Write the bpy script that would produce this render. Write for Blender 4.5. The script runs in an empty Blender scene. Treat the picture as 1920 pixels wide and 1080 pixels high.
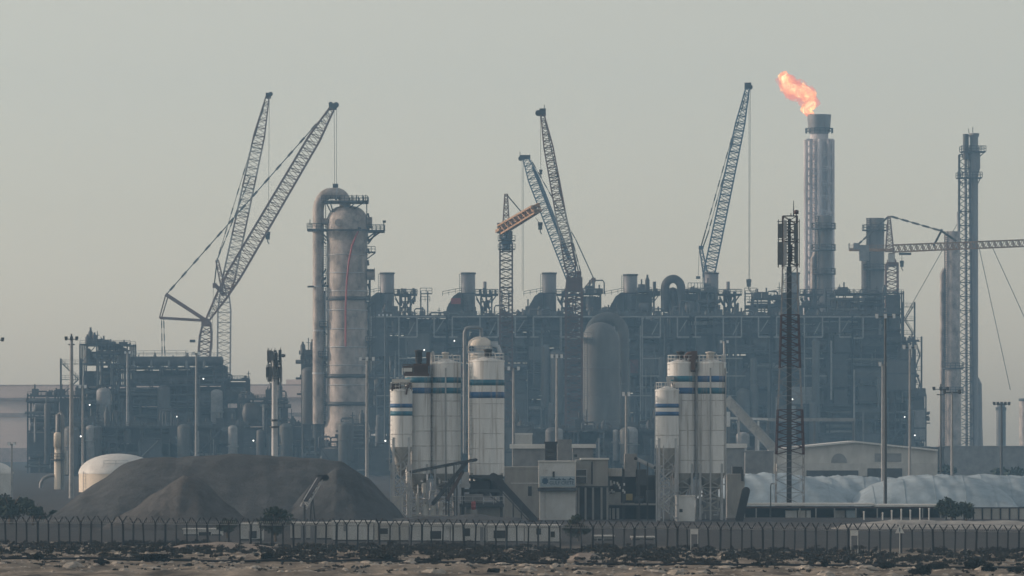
import bpy, math, random
from mathutils import Vector as V, noise
F=10000.0; HC=10.75; YH=815.0
S=bpy.context.scene; COL=S.collection
def R(a): return math.radians(a)
# ------------------------------------------------------------------ materials
def mat(name,col,rough=.7,metal=0.,var=.25,scale=.6,streak=1.0,dark=None,spec=.3,scale2=None):
    m=bpy.data.materials.new(name); m.use_nodes=True; nt=m.node_tree; n=nt.nodes; l=nt.links
    b=n['Principled BSDF']; b.inputs['Roughness'].default_value=rough; b.inputs['Metallic'].default_value=metal
    b.inputs['Specular IOR Level'].default_value=spec
    tc=n.new('ShaderNodeTexCoord'); mp=n.new('ShaderNodeMapping'); mp.inputs['Scale'].default_value=(1,1,1/streak)
    l.new(tc.outputs['Object'],mp.inputs['Vector'])
    nz=n.new('ShaderNodeTexNoise'); nz.inputs['Scale'].default_value=scale; nz.inputs['Detail'].default_value=6; nz.inputs['Roughness'].default_value=.65
    l.new(mp.outputs['Vector'],nz.inputs['Vector'])
    cr=n.new('ShaderNodeValToRGB'); d=dark or tuple(c*(1-var) for c in col); lt=tuple(min(1,c*(1+var)) for c in col) if not dark else col
    cr.color_ramp.elements[0].position=.32; cr.color_ramp.elements[1].position=.68
    cr.color_ramp.elements[0].color=(*d,1); cr.color_ramp.elements[1].color=(*lt,1)
    l.new(nz.outputs['Fac'],cr.inputs['Fac']); l.new(cr.outputs['Color'],b.inputs['Base Color'])
    return m
def emis(name,col,st):
    m=bpy.data.materials.new(name); m.use_nodes=True; b=m.node_tree.nodes['Principled BSDF']
    b.inputs['Base Color'].default_value=(*col,1); b.inputs['Emission Color'].default_value=(*col,1); b.inputs['Emission Strength'].default_value=st
    return m
M={}
M['steel']=mat('dark painted steel',(.06,.065,.07),.6)
M['rail']=mat('dull handrail steel',(.12,.125,.13),.6)
M['pale']=mat('pale galvanised frame',(.27,.275,.28),.6,.1)
M['galv']=mat('galvanised steel',(.40,.41,.42),.55,.2)
M['deck']=mat('steel grating deck',(.06,.063,.066),.8)
M['pipe']=mat('insulated pipe cladding',(.17,.172,.175),.5,.2)
M['pipe2']=mat('grey primed pipe',(.075,.08,.085),.6)
M['vessel']=mat('vessel cladding',(.115,.12,.12),.6,.1,.3,.3,3)
M['drum']=mat('weathered drum cladding',(.11,.112,.115),.55,.1,.3,.3,3)
M['box']=mat('equipment paint',(.07,.075,.08),.6,0,.3)
M['redbox']=mat('red oxide paint',(.16,.055,.05),.6)
M['stack']=mat('exhaust stack steel',(.20,.20,.21),.55,.15,.3,.25,6)
M['flare']=mat('haze paled steel',(.50,.47,.48),.8,0,.35,.12,3)  # steel colour lightened to stand in for haze and shimmer at the flare
M['pstack']=mat('dull process stack steel',(.17,.165,.165),.6,.1,.35,.2,5)
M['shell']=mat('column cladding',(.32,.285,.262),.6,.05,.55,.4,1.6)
M['hose']=mat('red hose rubber',(.33,.075,.07),.6)
M['crane_or']=mat('orange crane paint',(.34,.20,.105),.6)
M['crane_br']=mat('brown grey crane paint',(.21,.125,.10),.6)
M['crane_bl']=mat('blue crane paint',(.08,.14,.215),.6)
M['crane_red']=mat('dull red mast paint',(.12,.08,.076),.6)
M['crane_wh']=mat('weathered white crane paint',(.42,.40,.38),.6)
M['rope']=mat('wire rope',(.11,.11,.115),.7)
M['silo']=mat('white silo paint',(.78,.79,.78),.5,0,.1,.55,7,dark=(.60,.61,.60))
def dirt(m):
    nt=m.node_tree;n=nt.nodes;l=nt.links;b=n['Principled BSDF']; src=b.inputs['Base Color'].links[0].from_socket
    tc=n.new('ShaderNodeTexCoord'); mp=n.new('ShaderNodeMapping'); mp.inputs['Scale'].default_value=(2.2,2.2,.13); l.new(tc.outputs['Object'],mp.inputs[0])
    z=n.new('ShaderNodeTexNoise'); z.inputs['Scale'].default_value=1.1; z.inputs['Detail'].default_value=5; l.new(mp.outputs[0],z.inputs['Vector'])
    r=n.new('ShaderNodeValToRGB'); r.color_ramp.elements[0].position=.5; r.color_ramp.elements[0].color=(0,0,0,1); r.color_ramp.elements[1].position=.72; r.color_ramp.elements[1].color=(.75,.75,.75,1); l.new(z.outputs['Fac'],r.inputs['Fac'])
    mx=n.new('ShaderNodeMix'); mx.data_type='RGBA'; l.new(r.outputs['Color'],mx.inputs['Factor']); l.new(src,mx.inputs['A']); mx.inputs['B'].default_value=(.27,.24,.21,1); l.new(mx.outputs['Result'],b.inputs['Base Color'])
dirt(M['silo'])
M['silo_cone']=mat('dusty hopper steel',(.34,.335,.32),.7,0,.25,.8,3)
M['band_blue']=mat('blue band paint',(.035,.12,.27),.5,0,.35,.7,4)
M['band_teal']=mat('teal band paint',(.03,.15,.225),.5,0,.35,.7,4)
dirt(M['band_blue']); dirt(M['band_teal'])
M['seam']=mat('grey weld seam',(.48,.48,.47),.7,0,.35,1.2)  # seam rings greyer than the silo paint
M['rust']=mat('rusty brown steel',(.10,.065,.055),.8)
M['darkst']=mat('near black steel',(.04,.042,.048),.7)
M['white']=mat('white panel',(.68,.69,.68),.6,0,.12,.7,2,dark=(.5,.5,.48))
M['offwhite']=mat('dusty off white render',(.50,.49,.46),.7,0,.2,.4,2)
M['greywall']=mat('grey sheet cladding',(.23,.235,.24),.6)
M['conc']=mat('stained concrete',(.30,.295,.28),.85,0,.3,.5,3)
M['glass']=mat('dark window glass',(.03,.035,.04),.15,0,.2,spec=.6)
M['beige']=mat('beige sheet building',(.70,.56,.49),.7,0,.1,.05,1)
M['beiged']=mat('brown eave sheet',(.33,.265,.24),.7)
M['roofwh']=mat('pale roof sheet',(.66,.65,.62),.55,0,.12,.4)
M['cream']=mat('cream tank paint',(.66,.58,.48),.55,0,.1,.3,3)
M['pile']=mat('dark grey gabbro gravel',(.082,.091,.099),.95,0,.3,.35,1)
def bump(m,sc,st,ds):
    nt=m.node_tree;n=nt.nodes;l=nt.links;b=n['Principled BSDF']; tc=n.new('ShaderNodeTexCoord'); z=n.new('ShaderNodeTexNoise'); z.inputs['Scale'].default_value=sc; z.inputs['Detail'].default_value=8; z.inputs['Roughness'].default_value=.75; l.new(tc.outputs['Object'],z.inputs['Vector'])
    q=n.new('ShaderNodeBump'); q.inputs['Strength'].default_value=st; q.inputs['Distance'].default_value=ds; l.new(z.outputs['Fac'],q.inputs['Height']); l.new(q.outputs[0],b.inputs['Normal'])
bump(M['pile'],.9,.9,.9)
M['pilebr']=mat('brown crushed gravel',(.105,.104,.104),.95,0,.3,.5,1)
bump(M['pilebr'],1.1,.9,.7)
M['tarp']=mat('pale blue grey sheeting',(.33,.405,.455),.75,0,.22,.45,1)
M['lattice_red']=mat('dark red mast paint',(.055,.02,.02),.6)
M['lattice_wh']=mat('faded white mast paint',(.24,.24,.25),.6)
M['antenna']=mat('antenna housing',(.10,.105,.11),.5)
M['antenna_l']=mat('pale antenna housing',(.35,.36,.37),.5)
M['fence']=mat('fence post steel',(.022,.025,.03),.7)
M['wire']=mat('coiled barbed wire',(.24,.24,.24),.6)
M['leaf']=mat('dry scrub leaf',(.036,.034,.029),.9,0,.5,3)
M['leafd']=mat('dark shrub leaf',(.018,.019,.015),.9,0,.5,3)
M['leaf2']=mat('dark tree leaf',(.035,.05,.035),.9,0,.45,1.5)
M['wood']=mat('woody stem',(.10,.08,.06),.9)
M['stone']=mat('pale desert stone',(.34,.31,.27),.95,0,.35,1.5)
M['sandheap']=mat('tan excavated sand',(.24,.205,.175),.95,0,.25,.8)
M['tyre']=mat('black rubber',(.02,.02,.022),.85)
M['yellow']=mat('dull yellow paint',(.30,.24,.10),.6)
M['lamp']=emis('lit work lamp',(1,.97,.9),2.5)
M['lens']=mat('floodlight glass',(.70,.72,.74),.2,0,.1,spec=.7)
M['ink']=mat('navy sign lettering',(.04,.09,.15),.6,0,.2)
# chain link: a fine woven mesh, holes are genuinely open
def chainlink():
    m=bpy.data.materials.new('chain link weave'); m.use_nodes=True; nt=m.node_tree; n=nt.nodes; l=nt.links
    b=n['Principled BSDF']; b.inputs['Base Color'].default_value=(.06,.066,.075,1); b.inputs['Roughness'].default_value=.7
    tc=n.new('ShaderNodeTexCoord'); sp=n.new('ShaderNodeSeparateXYZ'); l.new(tc.outputs['Object'],sp.inputs[0])
    outs=[]
    for sg in (1,-1):
        a=n.new('ShaderNodeMath'); a.operation='MULTIPLY_ADD'; l.new(sp.outputs['Z'],a.inputs[0]); a.inputs[1].default_value=sg; l.new(sp.outputs['X'],a.inputs[2])
        q=n.new('ShaderNodeMath'); q.operation='MULTIPLY'; l.new(a.outputs[0],q.inputs[0]); q.inputs[1].default_value=11
        fr=n.new('ShaderNodeMath'); fr.operation='FRACT'; l.new(q.outputs[0],fr.inputs[0])
        c=n.new('ShaderNodeMath'); c.operation='LESS_THAN'; l.new(fr.outputs[0],c.inputs[0]); c.inputs[1].default_value=.15
        outs.append(c)
    mx=n.new('ShaderNodeMath'); mx.operation='MAXIMUM'; l.new(outs[0].outputs[0],mx.inputs[0]); l.new(outs[1].outputs[0],mx.inputs[1])
    l.new(mx.outputs[0],b.inputs['Alpha'])
    return m
M['mesh']=chainlink()
# ------------------------------------------------------------------ mesh builder
class MB:
    def __init__(s): s.v=[]; s.f=[]; s.sm=[]
    def add(s,vs,fs,smooth=False):
        o=len(s.v); s.v+= [tuple(p) for p in vs]; s.f+= [tuple(i+o for i in f) for f in fs]; s.sm+= [smooth]*len(fs); return s
    def beam(s,a,b,w,h=None):
        a=V(a); b=V(b); d=b-a
        if d.length<1e-6: return s
        d.normalize(); h=w if h is None else h
        up=V((0,0,1)) if abs(d.z)<.95 else V((0,1,0))
        x=d.cross(up).normalized()*w*.5; y=x.cross(d).normalized()*h*.5
        vs=[a-x-y,a+x-y,a+x+y,a-x+y,b-x-y,b+x-y,b+x+y,b-x+y]
        return s.add(vs,[(0,1,2,3),(4,7,6,5),(0,4,5,1),(1,5,6,2),(2,6,7,3),(3,7,4,0)])
    def box(s,a,b):
        x0,y0,z0=a; x1,y1,z1=b
        vs=[(x0,y0,z0),(x1,y0,z0),(x1,y1,z0),(x0,y1,z0),(x0,y0,z1),(x1,y0,z1),(x1,y1,z1),(x0,y1,z1)]
        return s.add(vs,[(0,3,2,1),(4,5,6,7),(0,1,5,4),(1,2,6,5),(2,3,7,6),(3,0,4,7)])
    def tube(s,a,b,r,n=8,r2=None,caps=True):
        a=V(a); b=V(b); d=(b-a)
        if d.length<1e-6: return s
        d.normalize(); r2=r if r2 is None else r2
        up=V((0,0,1)) if abs(d.z)<.95 else V((0,1,0))
        x=d.cross(up).normalized(); y=x.cross(d)
        ra=[a+(x*math.cos(t)+y*math.sin(t))*r for t in [2*math.pi*i/n for i in range(n)]]
        rb=[b+(x*math.cos(t)+y*math.sin(t))*r2 for t in [2*math.pi*i/n for i in range(n)]]
        s.add(ra+rb,[(i,(i+1)%n,n+(i+1)%n,n+i) for i in range(n)],True)
        if caps: s.add(ra,[tuple(range(n))[::-1]]); s.add(rb,[tuple(range(n))])
        return s
    def path(s,pts,r,n=8):
        pts=[V(p) for p in pts]; rs=r if isinstance(r,(list,tuple)) else [r]*len(pts); rings=[]; x=None
        for i,p in enumerate(pts):
            d=((pts[min(i+1,len(pts)-1)]-pts[max(i-1,0)])).normalized()
            if x is None:
                up=V((0,0,1)) if abs(d.z)<.9 else V((0,1,0)); x=d.cross(up).normalized()
            x=(x-d*x.dot(d)).normalized(); y=d.cross(x)
            rings.append([p+(x*math.cos(2*math.pi*k/n)+y*math.sin(2*math.pi*k/n))*rs[i] for k in range(n)])
        vs=[q for rg in rings for q in rg]
        fs=[(i*n+k,i*n+(k+1)%n,(i+1)*n+(k+1)%n,(i+1)*n+k) for i in range(len(pts)-1) for k in range(n)]
        s.add(vs,fs,True); s.add(rings[0],[tuple(range(n))[::-1]]); s.add(rings[-1],[tuple(range(n))]); return s
    def lathe(s,c,prof,n=28,smooth=True):
        cx,cy,cz=c; vs=[]
        for r,z in prof:
            for k in range(n):
                t=2*math.pi*k/n; vs.append((cx+r*math.cos(t),cy+r*math.sin(t),cz+z))
        fs=[(i*n+k,i*n+(k+1)%n,(i+1)*n+(k+1)%n,(i+1)*n+k) for i in range(len(prof)-1) for k in range(n)]
        return s.add(vs,fs,smooth)
    def dome(s,c,r,h,n=28,k=7):
        return s.lathe(c,[(max(.001,r*math.cos(math.pi/2*i/k)),h*math.sin(math.pi/2*i/k)) for i in range(k+1)],n)
    def hvessel(s,a,b,r,n=16):
        a=V(a); b=V(b); d=(b-a).normalized(); pts=[];rs=[]
        for i in range(4): t=i/3; pts.append(a-d*r*.5*(1-t)); rs.append(max(.02,r*math.sqrt(max(0,1-(1-t)**2))))
        for i in range(4): t=i/3; pts.append(b+d*r*.5*t); rs.append(max(.02,r*math.sqrt(max(0,1-t**2))))
        return s.path(pts,rs,n)
    def rail(s,a,b,h=1.1,w=.1,sp=2.0):
        a=V(a); b=V(b); n=max(1,int((b-a).length/sp)); u=V((0,0,h))
        s.beam(a+u,b+u,w); s.beam(a+u*.5,b+u*.5,w*.8)
        for i in range(n+1): p=a.lerp(b,i/n); s.beam(p,p+u,w)
        return s
    def ringrail(s,c,r,h=1.1,w=.1,n=16,a0=0,a1=360):
        pts=[V((c[0]+r*math.cos(R(a0+(a1-a0)*i/n)),c[1]+r*math.sin(R(a0+(a1-a0)*i/n)),c[2])) for i in range(n+1)]
        for p,q in zip(pts,pts[1:]):
            u=V((0,0,h)); s.beam(p+u,q+u,w); s.beam(p+u*.5,q+u*.5,w*.8); s.beam(p,p+u,w)
        return s
    def ladder(s,a,b,w=.5,r=.06):
        a=V(a);b=V(b); x=V((w/2,0,0)); s.beam(a-x,b-x,r); s.beam(a+x,b+x,r)
        n=int((b-a).length/.6)
        for i in range(n): p=a.lerp(b,(i+.5)/n); s.beam(p-x,p+x,r*.8)
        return s
    def lattice(s,A,B,ws,n,ch,lc,dw=1.0,t0=0,t1=1):
        ch*=.8; lc*=.68
        A=V(A);B=V(B); d=(B-A).normalized(); y=V((0,1,0)); y=(y-d*y.dot(d)).normalized(); u=d.cross(y).normalized()
        def wid(t):
            for (ta,wa),(tb,wb) in zip(ws,ws[1:]):
                if ta<=t<=tb: return wa+(wb-wa)*(t-ta)/max(1e-6,tb-ta)
            return ws[-1][1]
        i0=int(round(t0*n)); i1=int(round(t1*n)); prev=None
        for i in range(i0,i1+1):
            t=i/n; w=wid(t); P=A.lerp(B,t)
            c=[P+u*w/2+y*w*dw/2,P-u*w/2+y*w*dw/2,P-u*w/2-y*w*dw/2,P+u*w/2-y*w*dw/2]
            if prev:
                for k in range(4):
                    s.beam(prev[k],c[k],ch)
                    k2=(k+1)%4
                    if i%2: s.beam(prev[k],c[k2],lc)
                    else: s.beam(prev[k2],c[k],lc)
            if i%2==0 or i in(i0,i1):
                for k in range(4): s.beam(c[k],c[(k+1)%4],lc)
            prev=c
        return s
    def leaves(s,c,rad,n,size,rng,clumps=6):
        cs=[]
        for i in range(clumps):
            while True:
                p=V((rng.uniform(-1,1),rng.uniform(-1,1),rng.uniform(-1,1)))
                if p.length<1: break
            cs.append((p*.72,rng.uniform(.25,.5)))
        for i in range(n):
            q,cr=rng.choice(cs); d=V((rng.gauss(0,1),rng.gauss(0,1),rng.gauss(0,1))).normalized()*cr*rng.random()**.4
            p=q+d; P=V((c[0]+p.x*rad[0],c[1]+p.y*rad[1],c[2]+p.z*rad[2]))
            if P.z<c[2]-rad[2]: P.z=c[2]-rad[2]
            a=V((rng.gauss(0,1),rng.gauss(0,1),rng.gauss(0,1))).normalized(); b=a.orthogonal().normalized(); z=size*rng.uniform(.5,1.3)
            s.add([P-a*z-b*z*.5,P+a*z-b*z*.5,P+a*z*.7+b*z*.5,P-a*z*.7+b*z*.6],[(0,1,2,3)])
        return s
    def obj(s,name,m,parent=None,loc=None,label=None,kind=None):
        me=bpy.data.meshes.new(name); me.from_pydata(s.v,[],s.f); me.polygons.foreach_set('use_smooth',s.sm); me.materials.append(M[m] if isinstance(m,str) else m); me.update()
        o=bpy.data.objects.new(name,me); COL.objects.link(o)
        if parent: o.parent=parent
        if loc is not None: o.location=loc
        if label: o['label']=label
        if kind: o['kind']=kind
        return o
# ------------------------------------------------------------------ a thing standing at distance D, laid out in photo units
def tilt(x,y):
    k=max(0,min(1,(600-y)/70)); return -x*.0092*k
class T:
    def __init__(s,name,label,cat,px,D,group=None,gz=0.,nogroup=False):
        s.D=D; s.k=D/F; s.px=px; s.x=(px-960)*s.k; s.gz=gz; s.gy=YH+(HC-gz)/s.k
        o=bpy.data.objects.new(name,None); o.empty_display_size=1; COL.objects.link(o); o.location=(s.x,D,gz)
        o['label']=label; o['category']=cat
        if group: o['group']=group
        s.o=o
    def p(s,px,py,dy=0.): return V(((px-s.px)*s.k,dy,HC+(YH-py)*s.k-s.gz))
    def z(s,py): return HC+(YH-py)*s.k-s.gz
    def part(s,name,mb,m,parent=None,label=None,kind=None): return mb.obj(name,m,parent or s.o,None,label,kind)
    def bx(s,x0,x1,y0,y1,d0,d1): # px/rows box -> local corners
        a=s.p(x0,y1,d0); b=s.p(x1,y0,d1); return tuple(a),tuple(b)
def stag(o,label,cat,group=None):
    o['label']=label;o['category']=cat
    if group:o['group']=group
    return o
# ------------------------------------------------------------------ SETTING : ground
def axis(segs):
    out=[]
    for a,b,n in segs:
        out+= [a+(b-a)*i/n for i in range(n)]
    return out+[segs[-1][1]]
def gh(x,y):
    z=tilt(x,y)
    if y<545:
        k=min(1,(545-y)/30); n1=noise.noise(V((x*.055,y*.03,1.3))); n2=noise.noise(V((x*.22,y*.09,4.1))); n3=noise.noise(V((x*.8,y*.35,7.7)))
        z+=k*(n1*.22+n2*.13+n3*.05)
        if y<440:
            q=min(1,(440-y)/14); z+=q*(.05+.22*max(-.3,noise.noise(V((x*.11,y*.08,9.2))))+.28*noise.noise(V((x*.42,y*.2,2.2)))+.05*noise.noise(V((x*1.5,y*.6,5.2))))
    return z
xs=axis([(-900,-90,12),(-90,-62,10),(-62,62,330),(62,90,10),(90,900,12)])
ys=axis([(-40,360,6),(360,400,12),(400,450,130),(450,560,110),(560,800,16),(800,2260,20)])
mb=MB(); nx=len(xs)
mb.v=[(x,y,gh(x,y)) for y in ys for x in xs]
mb.f=[(j*nx+i,j*nx+i+1,(j+1)*nx+i+1,(j+1)*nx+i) for j in range(len(ys)-1) for i in range(nx-1)]; mb.sm=[True]*len(mb.f)
def groundmat():
    m=bpy.data.materials.new('desert ground'); m.use_nodes=True; nt=m.node_tree;n=nt.nodes;l=nt.links;b=n['Principled BSDF']
    b.inputs['Roughness'].default_value=.95; b.inputs['Specular IOR Level'].default_value=.1
    tc=n.new('ShaderNodeTexCoord')
    def nz(sc,det,mp=(1,1,1)):
        q=n.new('ShaderNodeMapping'); q.inputs['Scale'].default_value=mp; l.new(tc.outputs['Object'],q.inputs['Vector'])
        t=n.new('ShaderNodeTexNoise'); t.inputs['Scale'].default_value=sc; t.inputs['Detail'].default_value=det; t.inputs['Roughness'].default_value=.6; l.new(q.outputs[0],t.inputs['Vector']); return t
    a=nz(.25,8,(1,.35,1)); r=n.new('ShaderNodeValToRGB'); r.color_ramp.elements[0].position=.36; r.color_ramp.elements[1].position=.62
    r.color_ramp.elements[0].color=(.075,.064,.052,1); r.color_ramp.elements[1].color=(.36,.31,.25,1); l.new(a.outputs['Fac'],r.inputs['Fac'])
    c=nz(3.,6); mx=n.new('ShaderNodeMix'); mx.data_type='RGBA'; mx.blend_type='MULTIPLY'; mx.inputs['Factor'].default_value=.7
    r2=n.new('ShaderNodeValToRGB'); r2.color_ramp.elements[0].position=.3; r2.color_ramp.elements[1].position=.6; r2.color_ramp.elements[0].color=(.55,.53,.5,1); l.new(c.outputs['Fac'],r2.inputs['Fac'])
    l.new(r.outputs['Color'],mx.inputs['A']); l.new(r2.outputs['Color'],mx.inputs['B']); sx=n.new('ShaderNodeSeparateXYZ'); l.new(tc.outputs['Object'],sx.inputs[0]); mr=n.new('ShaderNodeMapRange'); mr.inputs['From Min'].default_value=500; mr.inputs['From Max'].default_value=520; l.new(sx.outputs['Y'],mr.inputs['Value'])
    yd=n.new('ShaderNodeMix'); yd.data_type='RGBA'; l.new(mr.outputs['Result'],yd.inputs['Factor']); l.new(mx.outputs['Result'],yd.inputs['A']); yc=n.new('ShaderNodeValToRGB'); yc.color_ramp.elements[0].color=(.05,.053,.056,1); yc.color_ramp.elements[1].color=(.10,.10,.102,1); l.new(a.outputs['Fac'],yc.inputs['Fac']); l.new(yc.outputs['Color'],yd.inputs['B']); l.new(yd.outputs['Result'],b.inputs['Base Color'])
    bp=n.new('ShaderNodeBump'); bp.inputs['Strength'].default_value=.6; bp.inputs['Distance'].default_value=.2; l.new(c.outputs['Fac'],bp.inputs['Height']); l.new(bp.outputs[0],b.inputs['Normal'])
    return m
M['ground']=groundmat()
g=mb.obj('ground','ground'); g['kind']='structure'
rng=random.Random(5)
# scrub ground cover (uncountable) and stones
sc=MB(); st=MB()
def dens(x,y): return noise.noise(V((x*.09,y*.05,3.7)))+.45*noise.noise(V((x*.35,y*.12,8.)))
cnt=0
while cnt<1550:
    y=rng.uniform(440,508) if rng.random()<.7 else rng.uniform(470,508); x=rng.uniform(-58,58)
    if dens(x,y)<-.2 and rng.random()<.7: continue
    z=gh(x,y); w=rng.choice([.25,.4,.6,.9,1.2])*rng.uniform(.8,1.2); h=rng.uniform(.13,.36)*(.6+w*.4)
    sc.leaves((x,y,z+h*.75),(w,w*.8,h),int(30+w*62),.1,rng,5); cnt+=1
for i in range(260):
    y=rng.uniform(408,438); x=rng.uniform(-48,48); z=gh(x,y); w=rng.uniform(.12,.5); h=rng.uniform(.05,.16)
    sc.leaves((x,y,z+h*.75),(w,w*.8,h),int(20+w*40),.07,rng,4)
o=sc.obj('scrub','leaf'); stag(o,'low dark dry scrub scattered over the pale desert ground','scrub'); o['kind']='stuff'
def rock(mb,c,r,rng,sq=.6):
    n=7; vs=[(c[0],c[1],c[2]-r*.3)]
    fs=[]
    for j,(rr,zz) in enumerate([(1,0),(.8,.55),(.4,.9)]):
        for k in range(n):
            t=2*math.pi*k/n+j*.3; q=r*rr*rng.uniform(.75,1.2); vs.append((c[0]+q*math.cos(t),c[1]+q*math.sin(t),c[2]+r*sq*zz*rng.uniform(.8,1.15)))
    for j in range(2):
        for k in range(n): fs.append((1+j*n+k,1+j*n+(k+1)%n,1+(j+1)*n+(k+1)%n,1+(j+1)*n+k))
    fs.append(tuple(1+2*n+k for k in range(n)))
    mb.add(vs,fs)
for i in range(3600):
    y=rng.uniform(405,507); x=rng.uniform(-58,58)
    rock(st,(x,y,gh(x,y)),rng.choice([.07,.09,.12,.17,.25])*rng.uniform(.7,1.3),rng)
for i in range(130):
    y=rng.uniform(406,436); x=rng.uniform(-50,50); rock(st,(x,y,gh(x,y)-.06),rng.choice([.2,.3,.45,.6,.85])*rng.uniform(.8,1.15),rng,rng.uniform(.3,.6))
o=st.obj('stones','stone'); stag(o,'pale stones strewn between the scrub on the sand','stones'); o['kind']='stuff'
def shrub(name,label,px,py,D,w,h,n,size,seed,m='leaf',group=None,gz=None):
    r=random.Random(seed); x=(px-960)*D/F; z=gh(x,D) if gz is None else gz
    t=T(name,label,'shrub',px,D,group,z)
    b=MB().leaves((0,0,h*.55),(w/2,w/2.2,h*.55),n,size,r,9); t.part('foliage',b,m)
    s=MB()
    for i in range(6): s.tube((0,0,-.1),(r.uniform(-w/4,w/4),r.uniform(-w/4,w/4),h*.6),.025,5)
    t.part('stem',s,'wood'); return t
for i,(px,D,w,h,lab) in enumerate([
 (290,432,3.6,.75,'widest low dark shrub lying behind the black pipeline left of the sand'),
 (72,436,1.0,.6,'small round dark shrub touching the black pipeline near the left edge'),
 (192,419,1.3,.45,'dark tuft on the near sand bank in the lower left corner'),
 (350,424,1.2,.35,'flat dark tuft on the near sand below the widest shrub'),
 (500,440,1.1,.7,'upright dark shrub by the pipeline left of the bare sand bank'),
 (722,440,1.6,.55,'rounded dark shrub between pale stones before the cabins'),
 (812,440,1.2,.5,'smaller dark shrub just right of the rounded one before the cabins'),
 (925,415,1.2,.3,'flat olive tuft on the bare near sand at bottom centre'),
 (1420,438,1.0,.35,'low dark shrub at the end of the shadowed bank right of centre'),
 (1546,434,.9,.5,'small dark bush standing on the dark pipeline below the second sign'),
 (1664,432,1.6,.75,'spiky dark bush on the pipeline below the warning triangle'),
 (1728,418,2.4,.95,'big near black bush cut by the bottom edge at right'),
 (1765,430,1.6,.6,'dark bush between the two biggest bushes at lower right'),
 (1826,431,1.9,.85,'tall twin tipped dark bush at lower right'),
 (1855,429,1.5,.7,'dark bush leaning on the twin tipped one at lower right'),
 (1908,424,1.7,.45,'flat dark bush cut by the right edge of the picture')]):
    shrub('desert_shrub',lab,px,0,D,w,h,int(500+w*520),.085,100+i,'leafd','dark shrubs on the foreground sand')
# pipeline on the sand
t=T('pipeline','thin black pipeline lying along the sand across the whole foreground','pipeline',960,440,None,0)
pb=MB(); pts=[]
for i in range(141):
    x=-60+120*i/140; pts.append((x,.5*math.sin(x*.11),max(gh(x,440)+.04,gh(x-.5,440)-.02,gh(x+.5,440)-.02)+.02*math.sin(x*.9)))
pb.path([V(p)+V((0,0,.08)) for p in pts],.1,8); t.part('pipe',pb,'tyre')
cb=MB()
for i in range(7,141,14): p=V(pts[i]); cb.tube(p+V((-.12,0,.08)),p+V((.12,0,.08)),.14,8)
t.part('coupling',cb,'darkst')
# sand heap
def heap(name,label,cat,prof,D,depth,m,seed,amp=.2,gz=0,front=.5,fs=.3):
    px=sum(p[0] for p in prof)/len(prof); t=T(name,label,cat,px,D,None,gz); nxs=90; nys=40; b=MB()
    def pr(x):
        for (xa,ya),(xb,yb) in zip(prof,prof[1:]):
            if xa<=x<=xb:
                q=(x-xa)/(xb-xa); q=q*q*(3-2*q)*.4+q*.6; return ya+(yb-ya)*q
        return prof[-1][1]
    for j in range(nys+1):
        v=j/nys; dy=(v-.5)*depth; g=max(0,1-abs(2*v-1)**1.35)
        for i in range(nxs+1):
            u=i/nxs; x=prof[0][0]+(prof[-1][0]-prof[0][0])*u; h=max(0,t.z(pr(x)))
            gl=noise.noise(V((x*t.k*.55,seed,dy*.05)))*.5+noise.noise(V((x*t.k*1.3,seed+4,dy*.08)))*.3; hh=h*g; hh+=amp*.55*gl*min(1,hh/1.5)*min(1,max(0,(h-hh)/1.2+.3)); hh+=amp*noise.noise(V((x*t.k*fs,dy*fs,seed)))*min(1,hh/1.) + amp*.4*noise.noise(V((x*t.k*fs*4,dy*fs*4,seed+9)))*min(1,hh)
            b.v.append(((x-px)*t.k,dy,max(0,hh)-.25 if hh<.02 else hh))
    for j in range(nys):
        for i in range(nxs): b.f.append((j*(nxs+1)+i,j*(nxs+1)+i+1,(j+1)*(nxs+1)+i+1,(j+1)*(nxs+1)+i))
    b.sm=[True]*len(b.f)
    me=b.obj(name,m,None,(t.x,D,gz)); stag(me,label,cat)
    bpy.data.objects.remove(t.o); me.name=name; return me
heap('sand_heap','low tan sand heap in front of the fence, right of centre','sand heap',[(1030,1068),(1052,1056),(1085,1036),(1110,1037),(1150,1056),(1180,1068)],452,7,'sandheap',3,.25,gh((1095-960)*.0452,452)-.05)
heap('sand_ridge','flat pale sand ridge at the foot of the fence on the left','sand ridge',[(300,1030),(350,1020),(410,1016),(470,1020),(560,1031)],492,8,'sandheap',5,.1,gh(-26,492)-.05)
# ------------------------------------------------------------------ security fence
FD=500
t=T('security_fence','long dark chain link security fence with Y shaped barbed wire arms along the desert edge','fence',960,FD)
def fz(x): return tilt(x,FD)-.08
post=MB(); post.beam((0,0,-.4),(0,0,2.25),.125); post.beam((0,0,2.2),(-.40,-.05,2.8),.085); post.beam((0,0,2.2),(.40,.05,2.8),.085)
big=MB(); big.beam((0,0,-.4),(0,0,2.25),.18); big.beam((0,0,2.2),(-.40,-.05,2.8),.1); big.beam((0,0,2.2),(.40,.05,2.8),.1)
pm=post.obj('post','fence',t.o); bm=big.obj('post','fence',t.o); first=[True,True]
xs_=[-49.5+i*1.0 for i in range(100)]; rr=random.Random(3)
for i,x in enumerate(xs_):
    src=bm if i%4==1 else pm; k=1 if i%4==1 else 0
    if first[k]: o=src; first[k]=False
    else: o=src.copy(); o.parent=t.o; COL.objects.link(o)
    o.location=(x+rr.uniform(-.05,.05),0,fz(x)+rr.uniform(-.1,.07)); o.rotation_euler=(rr.uniform(-.03,.03),rr.gauss(0,.022),rr.uniform(-.6,.6))
ms=MB(); ms.add([(-50,.07,fz(-50)-.1),(50,.07,fz(50)-.1),(50,.07,fz(50)+2.15),(-50,.07,fz(-50)+2.15)],[(0,1,2,3)]); t.part('chain_link',ms,'mesh')
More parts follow.
